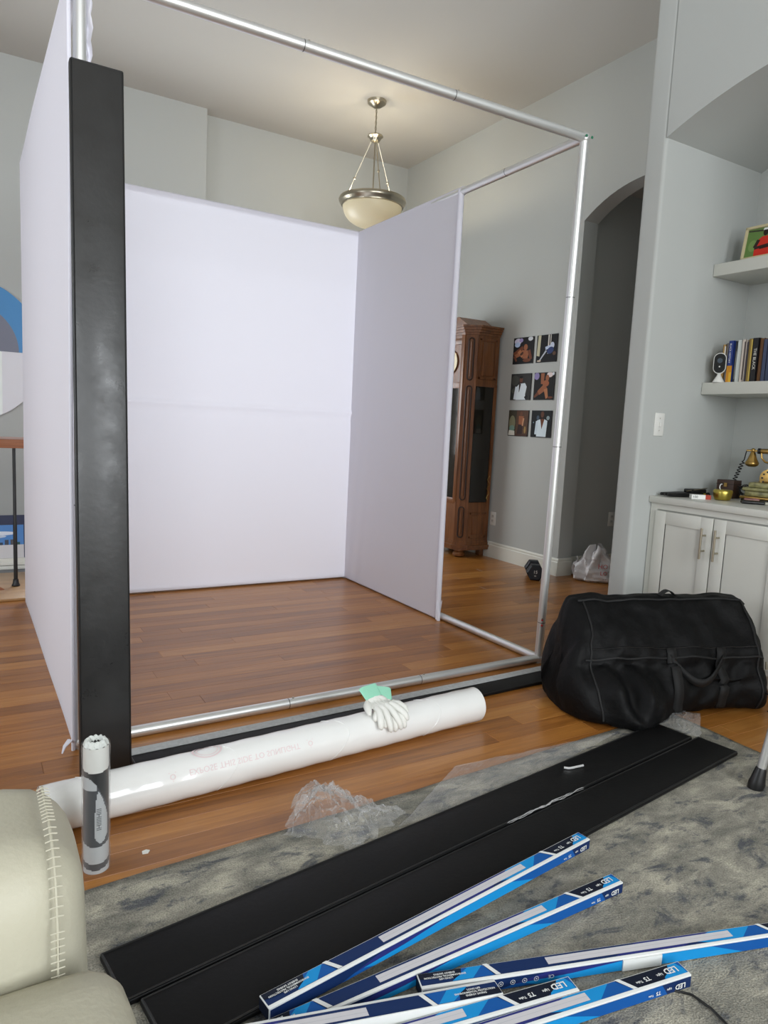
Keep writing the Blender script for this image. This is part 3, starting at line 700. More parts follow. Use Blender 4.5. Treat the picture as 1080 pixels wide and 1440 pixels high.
# cross-section outline (depth toward viewer d, height h), bag lying on its base
sec = [(-.10, .012), (.02, .004), (.14, .004), (.20, .03), (.215, .09), (.19, .17), (.17, .23), (.115, .30), (.05, .37), (.0, .42), (-.035, .43), (-.07, .42), (-.13, .30), (-.15, .18), (-.14, .06)]
def secpt(s, w_):
    n = len(sec); x = w_*n; i = int(x) % n; fr_ = x-int(x); a, c = sec[i], sec[(i+1) % n]; p0, p3 = sec[i-1], sec[(i+2) % n]
    def cr(k): return .5*((2*a[k])+(-p0[k]+c[k])*fr_+(2*p0[k]-5*a[k]+4*c[k]-p3[k])*fr_**2+(-p0[k]+3*a[k]-3*c[k]+p3[k])*fr_**3)
    return cr(0), cr(1)
def bagf(u, v):
    d, h = secpt(v, u)
    s = v
    endL = 1-max(0, (.07-s)/.07)**2.4; endR = 1-max(0, (s-.90)/.10)**2.2
    k = min(endL, endR); k = max(k, .0)
    hh = h*(.62+.38*endL)*(.25+.75*endR)*(1+.02*math.sin(s*3.0)); dd = d
    # floppy side slumping forward near the left
    if h < .2: dd += .16*math.exp(-((s-.24)/.17)**2)*(1 if d > .05 else 0)*(1-h/.2)**.7
    if h < .14 and d > .05: dd -= .03*math.exp(-((s-.75)/.2)**2)
    if .15 < h < .26 and d > .05: dd -= .022*math.exp(-((h-.2)/.035)**2)
    kk = .15+.85*max(k, 0)
    dd = .03+(dd-.03)*(.35+.65*kk)
    al = s*BLn+(.0 if h < .3 else .01)
    if s < .2: al -= .035*math.exp(-((h-.16)/.12)**2)*(1-s/.2)
    wr = .011*nz(s*7+h*2, d*9, h*8)+.006*nz(s*18, d*22, h*20+4)+.006*math.sin((s*BLn-h*.6)*38)*math.exp(-((s-.16)/.13)**2)+.005*math.sin((s*BLn+h*.9)*30)*math.exp(-((s-.8)/.12)**2)
    if h < .2 and d > 0: wr += .012*math.sin(s*34+h*26+2*nz(s*5, h*6, 9))*math.exp(-((s-.3)/.25)**2)+.014*nz(s*16, h*16, 5)
    p = LA+bax*al+bn*(dd+wr*1.1)+Vector((0, 0, max(.003, hh+wr*(1 if hh > .02 else 0))))
    if p.y < -.62: p.z = max(p.z, .0105)
    return p-o0
b = MB().grid(bagf, 72, 80, closed_u=True)
n0 = 72
b.f.append(list(range(n0))[::-1]); b.m.append(0); b.f.append(list(range(80*n0, 81*n0))); b.m.append(0)
bag = b.obj('body', BAGM, t, 70)
def onbag(s, w_, off=.004):
    p = Vector(bagf(w_, s)); q_ = Vector(bagf((w_+.01) % 1, s))-p; r_ = Vector(bagf(w_, min(1, s+.01)))-p
    n = q_.cross(r_); n = -n.normalized() if n.length > 1e-9 else Vector((0, 0, 1))
    c_ = LA-o0+bax*(s*BLn)+bn*.03+Vector((0, 0, .2))
    if n.dot(p-c_) < 0: n = -n
    return p+n*off
# piping seams along the panel edges, zip, webbing handles
for w_, nm in ((.60, 'piping'), (.40, 'piping')):
    MB().tube([onbag(s/40, w_, .002) for s in range(3, 38)], .0045, 6).obj(nm, STRAP, bag, 60)
MB().tube([onbag(s/40, .435, .001) for s in range(4, 37)], .005, 6, flat=.5).obj('zip', BLACKPL, bag, 60)
for s0 in (.10, .90):
    MB().tube([onbag(s0, w_/40, .002) for w_ in range(8, 25)], .0042, 6).obj('piping', STRAP, bag, 60)
def ribbon(pts, side, wd, parent, name, m=STRAP):
    V = []
    for p in pts: V += [Vector(p)-side*wd/2, Vector(p)+side*wd/2]
    f = [(2*i, 2*i+1, 2*i+3, 2*i+2) for i in range(len(pts)-1)]
    o = MB().add(V, f).obj(name, m, parent, 60); md = o.modifiers.new('s', 'SOLIDIFY'); md.thickness = .003; return o
ribbon([onbag(.47, w_/60, .006) for w_ in range(12, 27)], bax, .04, bag, 'webbing_strap')
ribbon([onbag(.72, w_/60, .006) for w_ in range(12, 27)], bax, .04, bag, 'webbing_strap')
a_, c_ = onbag(.46, .40, .004), onbag(.73, .40, .004)
ribbon([a_.lerp(c_, i/16)+bn*(.05*math.sin(PI*i/16))-Vector((0, 0, 1))*(.085*math.sin(PI*i/16)) for i in range(17)], Vector((0, 0, 1)), .032, bag, 'carry_handle')
a_ = onbag(.50, .645, .0)
ribbon([a_+bax*(.0+.07*i/8)+Vector((0, 0, 1))*(.022*math.sin(PI*i/8)+.004) for i in range(9)], bn, .03, bag, 'top_loop')
a_ = onbag(.90, .22, .0)
ribbon([a_+bax*(.02+.10*math.sin(PI*i/14))+bn*(.01+.03*i/14)+Vector((0, 0, 1))*(.07*(1-i/14)-.02) for i in range(15)], bn, .025, bag, 'end_strap')
zp = onbag(.955, .42, .01)
MB().tube([zp, zp+Vector((0, 0, -.03))+bn*.006], [.004, .006], 8).obj('zip_pull', STEEL, bag)

# ------------------------------------------------------------------ sofa corner
t = thing('sofa', 'cream leather sofa with light stitched seams on its arm', 'sofa', (-.6, -2.4, 0))
L_ = Vector((-.6, -2.4, 0))
def rbox(x0, x1, y0, y1, z0, z1, r, n=24, bulge=.0, seed=0):
    # superellipsoid-like soft block
    bm = bmesh.new(); bmesh.ops.create_cube(bm, size=2); bmesh.ops.subdivide_edges(bm, edges=bm.edges[:], cuts=n, use_grid_fill=True)
    hx, hy, hz_ = (x1-x0)/2, (y1-y0)/2, (z1-z0)/2; c = Vector(((x0+x1)/2, (y0+y1)/2, (z0+z1)/2))
    V = []
    for v in bm.verts:
        p = Vector((v.co.x*hx, v.co.y*hy, v.co.z*hz_)); q_ = Vector((max(-hx+r, min(hx-r, p.x)), max(-hy+r, min(hy-r, p.y)), max(-hz_+r, min(hz_-r, p.z))))
        d = p-q_
        if d.length > 1e-9: p = q_+d.normalized()*r
        if bulge:
            p.x += bulge*(p.x/hx)*(1-(p.y/hy)**2)*(1-(p.z/hz_)**2); p.y += bulge*(p.y/hy)*(1-(p.x/hx)**2)*(1-(p.z/hz_)**2); p.z += bulge*(p.z/hz_)*(1-(p.x/hx)**2)*(1-(p.y/hy)**2)
        p += Vector((1, 1, 1))*.003*nz(p.x*6+seed, p.y*6, p.z*6)
        V.append(p+c-L_)
    bm.verts.index_update(); b = MB(); b.add(V, [[v.index for v in f.verts] for f in bm.faces]); bm.free(); return b
AX1, AY0, AY1, AZ = -.205, -1.57, -1.325, .598
arm = rbox(-1.15, AX1, AY0, AY1, .06, AZ, .075, bulge=.010).obj('arm', LEATHER, t, 70)
rbox(-1.15, AX1, -3.6, -3.35, .06, AZ, .075, bulge=.010).obj('arm', LEATHER, t, 70)
rbox(-1.02, -.170, -2.445, AY0+.004, .24, .480, .05, bulge=.014, seed=3).obj('seat_cushion', LEATHER, t, 70)
rbox(-1.02, -.170, -3.35, -2.455, .24, .480, .05, bulge=.014, seed=5).obj('seat_cushion', LEATHER, t, 70)
rbox(-1.10, -.20, -3.36, AY0, .05, .245, .03).obj('base', LEATHER, t, 70)
rbox(-1.18, -.93, -3.36, AY0, .06, .86, .08, bulge=.015).obj('backrest', LEATHER, t, 70)
# seam with ladder stitching round the front of the arm
xs = AX1-.034
def seam(i):
    z = .08+i*(AZ-.10)/40
    return Vector((xs+.012*math.exp(-((z-.25)/.2)**2), AY0+.008, z))
seampts = []
zz_ = [.12+.0083*i for i in range(49)]
for z in zz_: seampts.append(Vector((xs, AY0-.005-.007*(1-((z-.329)/.269)**2), z)))
cy, cz, rr_ = AY0+.075, AZ-.075, .078
for i in range(1, 12): a = PI+0-(PI/2)*i/12; seampts.append(Vector((xs, cy+rr_*math.cos(a), cz+rr_*math.sin(a))))
for i in range(12): seampts.append(Vector((xs, cy+i*.008, AZ+.006)))
MB().tube([p-L_ for p in seampts], .0018, 6).obj('seam', LEATHER, arm, 60)
b = MB()
for i in range(0, len(seampts)-1):
    p = seampts[i]; b.tube([p+Vector((-.007, 0, 0))-L_, p-L_+(p-Vector((xs, cy, cz-.1))).normalized()*.0018, p+Vector((.007, 0, 0))-L_], .0008, 5)
o = b.obj('stitching', STITCH, arm, 60); o['kind'] = 'stuff'
for x in (-1.08, -.32):
    for yv in (-3.5, -1.45): MB().lathe([(.02, 0), (.026, .06)], 12, (x-L_.x, yv-L_.y, .0092)).obj('foot', BLACKPL, t)

# ------------------------------------------------------------------ step stool: only one tubular leg reaches into the picture
t = thing('step_stool', 'silver tubular stool leg with black rubber foot on the rug', 'stool', (1.81, -1.17, RZ))
def leg(a, c):
    o = MB().tube([a, c], .0135, 14).obj('leg', ALU, t, 40)
    d = (Vector(c)-Vector(a)).normalized(); a = Vector(a)
    MB().tube([a-d*.02, a+d*.002, a+d*.012, a+d*.05, a+d*.055], [.024, .0245, .022, .0165, .0145], 12).map(lambda p: (p.x, p.y, max(p.z, .0))).obj('rubber_foot', BLACKPL, o, 50)
for px, py in ((0, 0), (.42, .05), (.02, -.42), (.44, -.38)):
    tx, ty = (.06 if px < .2 else -.06), (-.06 if py > -.2 else .06)
    leg((px, py, .015), (px+tx, py+ty, .60))
for z, yv in ((.30, -.31), (.60, -.19)): 
    MB().box(.05, .39, yv-.11, yv+.12, z, z+.03, bev=.008).obj('tread', BLACKPL, t)

# ------------------------------------------------------------------ pendant light
PC = Vector((2.58, 2.89, ZC))
t = thing('pendant_light', 'bowl pendant lamp in brushed nickel hanging from the ceiling', 'pendant lamp', PC)
MB().lathe([(.004, -.055), (.03, -.05), (.05, -.035), (.072, -.022), (.076, 0)], 28).obj('canopy', STEEL, t)
for i in range(9):
    z = -.06-.021*i; ch = MB()
    ch.tube([((.007*math.cos(a), 0, z+.014*math.sin(a)) if i % 2 else (0, .007*math.cos(a), z+.014*math.sin(a))) for a in [2*PI*k/12 for k in range(13)]], .0022, 6, cap=False).obj('chain_link', STEEL, t)
MB().tube([(0, 0, -.05), (.003, .003, -.14), (0, 0, -.24)], .0025, 6).obj('cord', mat('clear_cord', (190, 180, 150), .4), t)
MB().lathe([(.005, -.235), (.012, -.24), (.018, -.25), (.06, -.262), (.064, -.272), (.045, -.285), (.038, -.305), (.02, -.315), (.004, -.318)], 28).obj('hub', STEEL, t)
MB().tube([(0, 0, -.31), (0, 0, -.97)], .006, 10).obj('stem', STEEL, t)
zr = -.765
for k in range(3):
    a = .25+k*2*PI/3
    p0, p1 = Vector((.03*math.cos(a), .03*math.sin(a), -.30)), Vector((.242*math.cos(a), .242*math.sin(a), zr+.01))
    o = MB().tube([p0, p1], .0042, 8).obj('rod', STEEL, t)
    m_ = p0.lerp(p1, .62); MB().ball(m_, .011).obj('knuckle', STEEL, o)
    MB().ball(p1, .012).obj('knuckle', STEEL, o)
MB().lathe([(.240, zr+.005), (.250, zr+.02), (.266, zr+.018), (.274, zr), (.268, zr-.018), (.255, zr-.03), (.252, zr-.045), (.240, zr-.048), (.236, zr-.03), (.240, zr+.005)], 48).obj('rim', STEEL, t, 50)
gm = bpy.data.materials.new('frosted_glass'); gm.use_nodes = True
g_ = gm.node_tree.nodes['Principled BSDF']; g_.inputs['Base Color'].default_value = (*lin((240, 236, 214)), 1); g_.inputs['Roughness'].default_value = .35
tr = gm.node_tree.nodes.new('ShaderNodeBsdfTranslucent'); tr.inputs[0].default_value = (*lin((250, 242, 214)), 1)
mx = gm.node_tree.nodes.new('ShaderNodeMixShader'); mx.inputs[0].default_value = .45
gm.node_tree.links.new(g_.outputs[0], mx.inputs[1]); gm.node_tree.links.new(tr.outputs[0], mx.inputs[2]); gm.node_tree.links.new(mx.outputs[0], gm.node_tree.nodes['Material Output'].inputs['Surface'])
prof = [(.240*math.cos(a)**.8 if a < PI/2-.01 else .004, zr-.04-.165*math.sin(a)) for a in [PI/2*i/14 for i in range(15)]]
V = MB(); n = 48
V.grid(lambda u, v: (prof[int(round(v*14))][0]*math.cos(2*PI*u), prof[int(round(v*14))][0]*math.sin(2*PI*u), prof[int(round(v*14))][1]), n, 14, closed_u=True)
V.obj('glass_bowl', gm, t, 60)
MB().lathe([(.004, zr-.20), (.014, zr-.204), (.016, zr-.212), (.009, zr-.22), (.003, zr-.226)], 16).obj('finial', STEEL, t)
for k in range(3):
    a = k*2*PI/3+.9
    MB().ball((.09*math.cos(a), .09*math.sin(a), zr-.02), .03).obj('bulb', mat('bulb_glow', (255, 226, 170), .4, emit=(255, 226, 170, 3)), t)
    l = bpy.data.lights.new('bulb_light', 'POINT'); l.energy = 4.5; l.color = (1, .86, .64); l.shadow_soft_size = .035
    lo = bpy.data.objects.new('bulb_light', l); COL.objects.link(lo); lo.location = (PC.x+.09*math.cos(a), PC.y+.09*math.sin(a), PC.z+zr+.03)

# ------------------------------------------------------------------ grandfather clock
CY = 2.63
t = thing('grandfather_clock', 'tall walnut grandfather clock with fluted corners and glass sides', 'clock', (XP, CY, 0))
def foot(o_, d):     # octagonal footprint grown by o_
    return [(-.018, -.265-o_), (-.245, -.265-o_), (-.32-o_, -.185-o_*.4), (-.32-o_, .185+o_*.4), (-.245, .265+o_), (-.018, .265+o_)]
def mould(z, steps): 
    b = MB()
    for o_, z0, z1 in steps: b.prism(foot(o_, 0), z0, z1, 'z')
    return b
mould(0, [(.02, .065, .085), (.028, .085, .105), (.012, .105, .125), (.005, .125, .14)]).obj('base_moulding', CLOCKW, t, 20)
mould(0, [(0, .14, .47)]).obj('lower_case', CLOCKW, t, 20)
mould(0, [(-.004, 1.46, 1.86)]).obj('hood', CLOCKW, t, 20)
cn = mould(0, [(.006, 1.855, 1.875), (.018, 1.875, 1.895), (.03, 1.895, 1.915), (.042, 1.915, 1.93)]).obj('cornice', CLOCKW, t, 20)
MB().prism([(-.22, 1.93), (.22, 1.93), (.16, 1.965), (.09, 2.005), (.03, 2.0), (-.03, 2.0), (-.09, 2.005), (-.16, 1.965)], -.33, -.05, 'x').obj('pediment', CLOCKW, cn, 20)
# glazed middle: posts, rails, back board, glass
b = MB().box(-.03, -.018, -.26, .26, .47, 1.46); b.obj('back_board', mat('clock_inside', (48, 34, 24), .7), t)
for sy in (-1, 1):
    MB().prism([(-.245, sy*.265), (-.32, sy*.185), (-.29, sy*.165), (-.215, sy*.235)], .47, 1.46, 'z').obj('corner_post', CLOCKW, t, 20)
    MB().box(-.045, -.018, sy*.25-.015, sy*.25+.015, .47, 1.46).obj('rear_stile', CLOCKW, t, 0)
    MB().box(-.24, -.03, sy*.252-.003, sy*.252+.003, .47, 1.46).obj('side_glass', mat('dark_glass', (70, 66, 58), .06, trans=.75, spec=.6), t, 0)
    # raised panels with frames on hood and lower case
    for z0, z1 in ((1.50, 1.83), (.165, .385)):
        fr_ = MB().box(-.225, -.045, sy*.262-.006, sy*.262+.006, z0, z0+.018, bev=.002).box(-.225, -.045, sy*.262-.006, sy*.262+.006, z1-.018, z1, bev=.002)\
            .box(-.225, -.207, sy*.262-.006, sy*.262+.006, z0, z1, bev=.002).box(-.063, -.045, sy*.262-.006, sy*.262+.006, z0, z1, bev=.002).obj('panel_frame', CLOCKW, t, 30)
        MB().box(-.195, -.075, sy*.262-.007, sy*.262+.007, z0+.03, z1-.03, bev=.006).obj('raised_panel', CLOCKW, fr_, 30)
    MB().box(-.24, -.03, sy*.258-.006, sy*.258+.006, .41, .47, bev=.003).obj('rail', CLOCKW, t, 30)
    MB().box(-.24, -.03, sy*.258-.006, sy*.258+.006, 1.44, 1.50, bev=.003).obj('rail', CLOCKW, t, 30)
    # flutes on the chamfered corners
    e0, e1 = Vector((-.245, sy*.265, 0)), Vector((-.32, sy*.185, 0)); cm = (e0+e1)/2; cd_ = (e1-e0).normalized(); cnorm = Vector((-.8, sy*.75, 0)).normalized()
    for z0, z1 in ((.17, .43), (.49, 1.44), (1.49, 1.83)):
        wv = .022
        out = [cm+cd_*(wv*math.cos(a))+Vector((0, 0, z1-wv+wv*math.sin(a))) for a in [PI*i/10 for i in range(11)]]+[cm+cd_*(wv*math.cos(a))+Vector((0, 0, z0+wv+wv*math.sin(a))) for a in [PI+PI*i/10 for i in range(11)]]
        out = out+[out[0]]
        MB().tube([p+cnorm*.003 for p in out], .006, 6, cap=False).obj('flute_bead', mat('dark_walnut', (48, 28, 16), .45), t, 60)
        MB().tube([cm+cnorm*.001+Vector((0, 0, z0+.03)), cm+cnorm*.001+Vector((0, 0, z1-.03))], .009, 8).obj('flute_reed', CLOCKW, t, 60)
MB().box(-.312, -.308, -.165, .165, .47, 1.46).obj('door_glass', mat('dark_glass', (70, 66, 58), .06), t, 0)
for yv in (-.165, .165): MB().box(-.325, -.305, yv-.022, yv+.022, .47, 1.86, bev=.004).obj('door_stile', CLOCKW, t, 30)
for z in (.47, 1.44, 1.80): MB().box(-.324, -.305, -.165, .165, z-.02, z+.03, bev=.004).obj('door_rail', CLOCKW, t, 30)
dl = MB().lathe([(.10, -.0), (.10, .004)], 32, (0, 0, 0), None, 'x').map(lambda p: (-.326-p.x, p.y, p.z+1.64)).obj('dial', mat('dial_face', (226, 214, 176), .4), t)
MB().box(-.333, -.331, -.004, .004, 1.64, 1.73).obj('hand', BLACKPL, dl); MB().box(-.333, -.331, -.05, .0, 1.637, 1.643).obj('hand', BLACKPL, dl)
for yv in (-.06, 0, .06): MB().tube([(-.17, yv, 1.40), (-.17, yv, 1.05)], .003, 6).tube([(-.17, yv, 1.05), (-.17, yv, .82)], .022, 12).obj('weight', BRASS, t)
for yv in (-.2, .2):
    MB().lathe([(.03, 0), (.052, .012), (.055, .03), (.04, .045), (.05, .055), (.05, .066)], 20, (-.265, yv, 0)).obj('bun_foot', CLOCKW, t)
    MB().box(-.06, -.02, yv-.03, yv+.03, 0, .066, bev=.004).obj('rear_foot', CLOCKW, t)
MB().tube([(-.045-.012*math.sin(i*1.3), -.268-.003*math.cos(i*1.3), .49+.016*i) for i in range(14)], .003, 5).obj('tassel_cord', BRASS, t)

# ------------------------------------------------------------------ six unframed photo prints
SK1, SK2, SK3 = (148, 92, 62), (108, 60, 38), (70, 42, 30)
def flat(name, rgb): return mat('ink_%d_%d_%d' % rgb, rgb, .6, spec=.15)
def ell(cx, cy_, rx, ry, rot=0, n=16): return [(cx+rx*math.cos(a)*math.cos(rot)-ry*math.sin(a)*math.sin(rot), cy_+rx*math.cos(a)*math.sin(rot)+ry*math.sin(a)*math.cos(rot)) for a in [2*PI*i/n for i in range(n)]]
def lim(x0, y0, x1, y1, w0, w1):
    d = Vector((x1-x0, y1-y0)).normalized(); n_ = Vector((-d.y, d.x))
    return [(x0+n_.x*w0, y0+n_.y*w0), (x0-n_.x*w0, y0-n_.y*w0), (x1-n_.x*w1, y1-n_.y*w1), (x1+n_.x*w1, y1+n_.y*w1)]
def art(shapes, wd, ht, place):
    b = MB()
    for i, (poly, c) in enumerate(shapes):
        poly = [(min(1, max(0, x)), min(1, max(0, yv))) for x, yv in poly]
        b.add([place((x-.5)*wd, (yv-.5)*ht, .0004+.00007*i) for x, yv in poly], [tuple(range(len(poly)))], flat('i', c))
    return b
full = [(0, 0), (1, 0), (1, 1), (0, 1)]
P1 = [(full, (20, 18, 20)), (ell(.22, .86, .18, .12), (196, 192, 214)), (ell(.38, .90, .1, .08), (150, 140, 190)), (ell(.85, .93, .12, .08), (200, 204, 210)), (ell(.2, .74, .14, .1), (170, 190, 220)),
      (lim(.05, .35, .5, .62, .09, .07), SK2), (lim(.1, .28, .55, .45, .07, .09), SK1), (ell(.63, .62, .10, .12), SK1), (lim(.66, .5, .62, .18, .16, .13), SK1), (lim(.8, .5, .93, .15, .07, .06), SK2), (lim(.3, .5, .48, .25, .09, .04), (170, 110, 74)), (lim(.08, .3, .2, .1, .05, .04), SK2), (ell(.72, .12, .2, .07), SK2), (ell(.45, .38, .1, .05, .6), SK3)]
P2 = [(full, (18, 18, 22)), ([(0.02, .25), (.17, .22), (.2, 1), (.06, 1)], (190, 186, 158)), ([(.56, .3), (.62, .3), (.62, 1), (.56, 1)], (214, 212, 205)), ([(.67, .4), (.71, .4), (.71, 1), (.67, 1)], (205, 200, 192)),
      (lim(.45, .5, .85, .6, .06, .05), (186, 200, 224)), (ell(.78, .6, .1, .12), (200, 208, 226)), (ell(.70, .42, .17, .12, .4), (50, 64, 110)), (lim(.5, .42, .2, .08, .035, .025), (186, 190, 200)), (ell(.16, .05, .1, .03), (210, 196, 176)), (ell(.9, .3, .08, .07), (90, 66, 50))]
P3 = [(full, (44, 44, 42)), (ell(.2, .75, .2, .2), (62, 62, 58)), (ell(.25, .35, .2, .12), (70, 70, 64)), (ell(.52, .78, .085, .14), (98, 62, 46)), (lim(.52, .68, .5, .5, .06, .05), (60, 32, 28)), (ell(.52, .87, .085, .05), (18, 16, 16)), ([(.3, .5), (.45, .62), (.72, .64), (.82, .5), (.76, .2), (.8, 0), (.28, 0)], (214, 224, 230)),
      (lim(.32, .5, .22, .02, .08, .05), (206, 216, 224)), (lim(.47, .62, .44, .3, .05, .01), (52, 34, 32)), ([(.72, .1), (.8, .0), (.9, .12), (.82, .2)], (22, 22, 26))]
P4 = [(full, (20, 18, 18)), (ell(.12, .88, .13, .14), (140, 128, 176)), (ell(.78, .92, .15, .1), (222, 208, 206)), (ell(.95, .95, .06, .06), (210, 214, 220)), (lim(.42, .98, .42, .58, .09, .07), SK1), (ell(.66, .8, .09, .12), SK1), (ell(.6, .6, .16, .12), (156, 92, 60)), (lim(.62, .5, .25, .25, .13, .09), SK1), (lim(.6, .4, .7, .05, .09, .06), (176, 116, 78)), (lim(.25, .25, .05, .1, .07, .04), SK2), (ell(.85, .08, .14, .04), SK2)]
P5 = [(full, (86, 60, 44)), ([(0, 0), (.38, 0), (.42, 1), (0, 1)], (58, 52, 38)), (ell(.2, .5, .16, .3), (120, 118, 92)), (ell(.2, .3, .14, .12), (110, 140, 128)), ([(.02, .02), (.36, .02), (.34, .2), (.06, .22)], (206, 204, 194)), (ell(.65, .86, .07, .1), (104, 66, 48)), (lim(.66, .78, .64, .42, .13, .10), SK1), (lim(.64, .45, .6, .02, .11, .14), (52, 36, 34)), (lim(.78, .7, .74, .4, .04, .03), (190, 140, 104)), (ell(.88, .25, .05, .14), (150, 120, 70)), ([(.4, 0), (1, 0), (1, .08), (.4, .1)], (70, 46, 36))]
P6 = [(full, (20, 22, 26)), (ell(.33, .73, .07, .09), (70, 84, 100)), (ell(.84, .73, .08, .08), (140, 154, 158)), (ell(.55, .84, .1, .15), SK3), (ell(.55, .76, .13, .12), (34, 24, 24)), (ell(.55, .85, .075, .11), (96, 60, 44)), ([(.28, .62), (.45, .68), (.55, .4), (.66, .68), (.82, .62), (.78, .02), (.3, .02)], (214, 228, 236)), ([(.46, .66), (.55, .3), (.66, .66), (.56, .7)], SK2), (lim(.3, .6, .26, .1, .06, .06), (205, 220, 230)), (ell(.12, .55, .03, .03), (120, 140, 150))]
labels = ['photo print of two crouching figures on black, top row by the clock', 'photo print of a reclining figure by bright vertical bars', 'photo print of one person in a white shirt against olive wall',
          'photo print of a single figure with raised knee on black', 'photo print of a dark-skirted figure beside a pale green plant', 'photo print of a white-shirted person with open collar on black']
cols = ((2.203, 1.965), (1.928, 1.704)); rows = ((1.837, 1.627), (1.550, 1.338), (1.257, 1.047))
for k, (shapes, lb) in enumerate(zip((P1, P2, P3, P4, P5, P6), labels)):
    (ya, yb), (zt, zb) = cols[k % 2], rows[k//2]
    cy_, cz_ = (ya+yb)/2, (zt+zb)/2; wd, ht = ya-yb, zt-zb
    t = thing('photo_print', lb, 'photo', (XP, cy_, cz_), -PI/2, 'photo prints on the grey wall')
    MB().box(-wd/2, wd/2, -.008, 0, -ht/2, ht/2, bev=.001).obj('board', mat('print_edge', (24, 22, 22), .5), t, 0)
    art(shapes, wd*.98, ht*.98, lambda x, z, e: (x, -.0082-e, z)).obj('picture', None, t, 0)

# ------------------------------------------------------------------ dumbbell, shopping bag
t = thing('dumbbell', 'black hexagonal rubber dumbbell on the floor by the baseboard', 'dumbbell', (3.37, 1.55, 0), math.radians(52))
hexp = lambda r: [(r*math.cos(a), r*math.sin(a)) for a in [PI/3*i+PI/6 for i in range(6)]]
rh = .066
for sx in (-1, 1):
    b = MB(); V = []
    for xx_, r in ((.045, rh*.86), (.055, rh), (.115, rh), (.125, rh*.84)):
        V += [(sx*xx_, p_*1.0, q_+rh*math.cos(0)*.866) for p_, q_ in [(r*math.cos(a), r*math.sin(a)) for a in [PI/3*i for i in range(6)]]]
    f = [(i*6+k, i*6+(k+1) % 6, (i+1)*6+(k+1) % 6, (i+1)*6+k) for i in range(3) for k in range(6)]+[tuple(range(6)), tuple(range(18, 24))]
    hd = b.add(V, f).obj('head', NAVYP, t, 0)
    text_mb('15', .032, WHITEPL, lambda x, y: (sx*.1256, sx*x, y+rh*.866+.006)).obj('weight_mark', WHITEPL, hd, 0)
    text_mb('LB', .014, WHITEPL, lambda x, y: (sx*.1256, sx*x, y+rh*.866-.022)).obj('weight_mark', WHITEPL, hd, 0)
MB().tube([(-.05, 0, rh*.866), (-.02, 0, rh*.866), (.02, 0, rh*.866), (.05, 0, rh*.866)], [.015, .018, .018, .015], 14).obj('grip', mat('knurled_steel', (150, 150, 150), .35, 1, bump=.4, bscale=600), t)

t = thing('shopping_bag', 'crumpled white plastic shopping bag with red print by the archway', 'bag', (3.80, 1.335, 0))
PLB = mat('white_poly_bag', (226, 224, 226), .35, bump=.3, bscale=60)
def sb(u, v):
    th = 2*PI*u
    prof_ = [(.0, .002), (.15, .003), (.175, .018), (.16, .05), (.13, .10), (.105, .15), (.085, .20), (.06, .235), (.012, .24)]
    x = v*(len(prof_)-1); i = min(int(x), len(prof_)-2); fr_ = x-i
    r = prof_[i][0]*(1-fr_)+prof_[i+1][0]*fr_; h = prof_[i][1]*(1-fr_)+prof_[i+1][1]*fr_
    k = .25+.75*min(1, v*2)
    w_ = 1+.10*math.sin(th*7+h*30)*k+.45*nz(math.cos(th)*2.4, math.sin(th)*2.4, h*13)*k+.16*nz(math.cos(th)*7, math.sin(th)*7, h*40)*k
    return (r*w_*math.cos(th)*1.1-.05*h, r*w_*math.sin(th)*.85, max(.001, h*(1+.25*nz(math.cos(th)*1.7+3, math.sin(th)*1.7, 2)*min(1, v*1.4))))
sbag = MB().grid(sb, 64, 40, closed_u=True).obj('bag', PLB, t, 50)
MB().grid(lambda u, v: (-.15+.09*u+.01*math.sin(v*8), .09+.02*math.sin(u*6+v*5), .015+.14*v+.02*math.sin(u*8)), 14, 12).obj('handle_flap', PLB, t, 50)
RP = mat('red_print', (200, 56, 56), .45)
def sbp(ang_, z, off=.004):
    best = None
    for j in range(8, 40):
        p = Vector(sb((ang_/(2*PI)) % 1, j/40))
        if best is None or abs(p.z-z) < abs(best.z-z): best = p
    d = Vector((best.x, best.y, 0)).normalized(); return best+d*off, d
def sprint(body_, size, a0, z0, m):
    R0 = max(math.hypot(*sbp(a0+q_*.1, z0+e_)[0][:2]) for q_ in range(-4, 5) for e_ in (-.02, 0, .02))+.003
    return text_mb(body_, size, m, lambda x, y: (R0*math.cos(a0+x/R0), R0*math.sin(a0+x/R0), z0+y))
# the side that faces the camera
fa = math.atan2(-2.357-1.335, -.318-3.80)
sprint('HO', .048, fa+.30, .125, RP).obj('lettering', RP, sbag, 0); sprint('LO', .042, fa+.33, .078, RP).obj('lettering', RP, sbag, 0)
sprint('- -', .03, fa+.35, .040, mat('blue_print', (70, 90, 160), .45)).obj('lettering', None, sbag, 0)

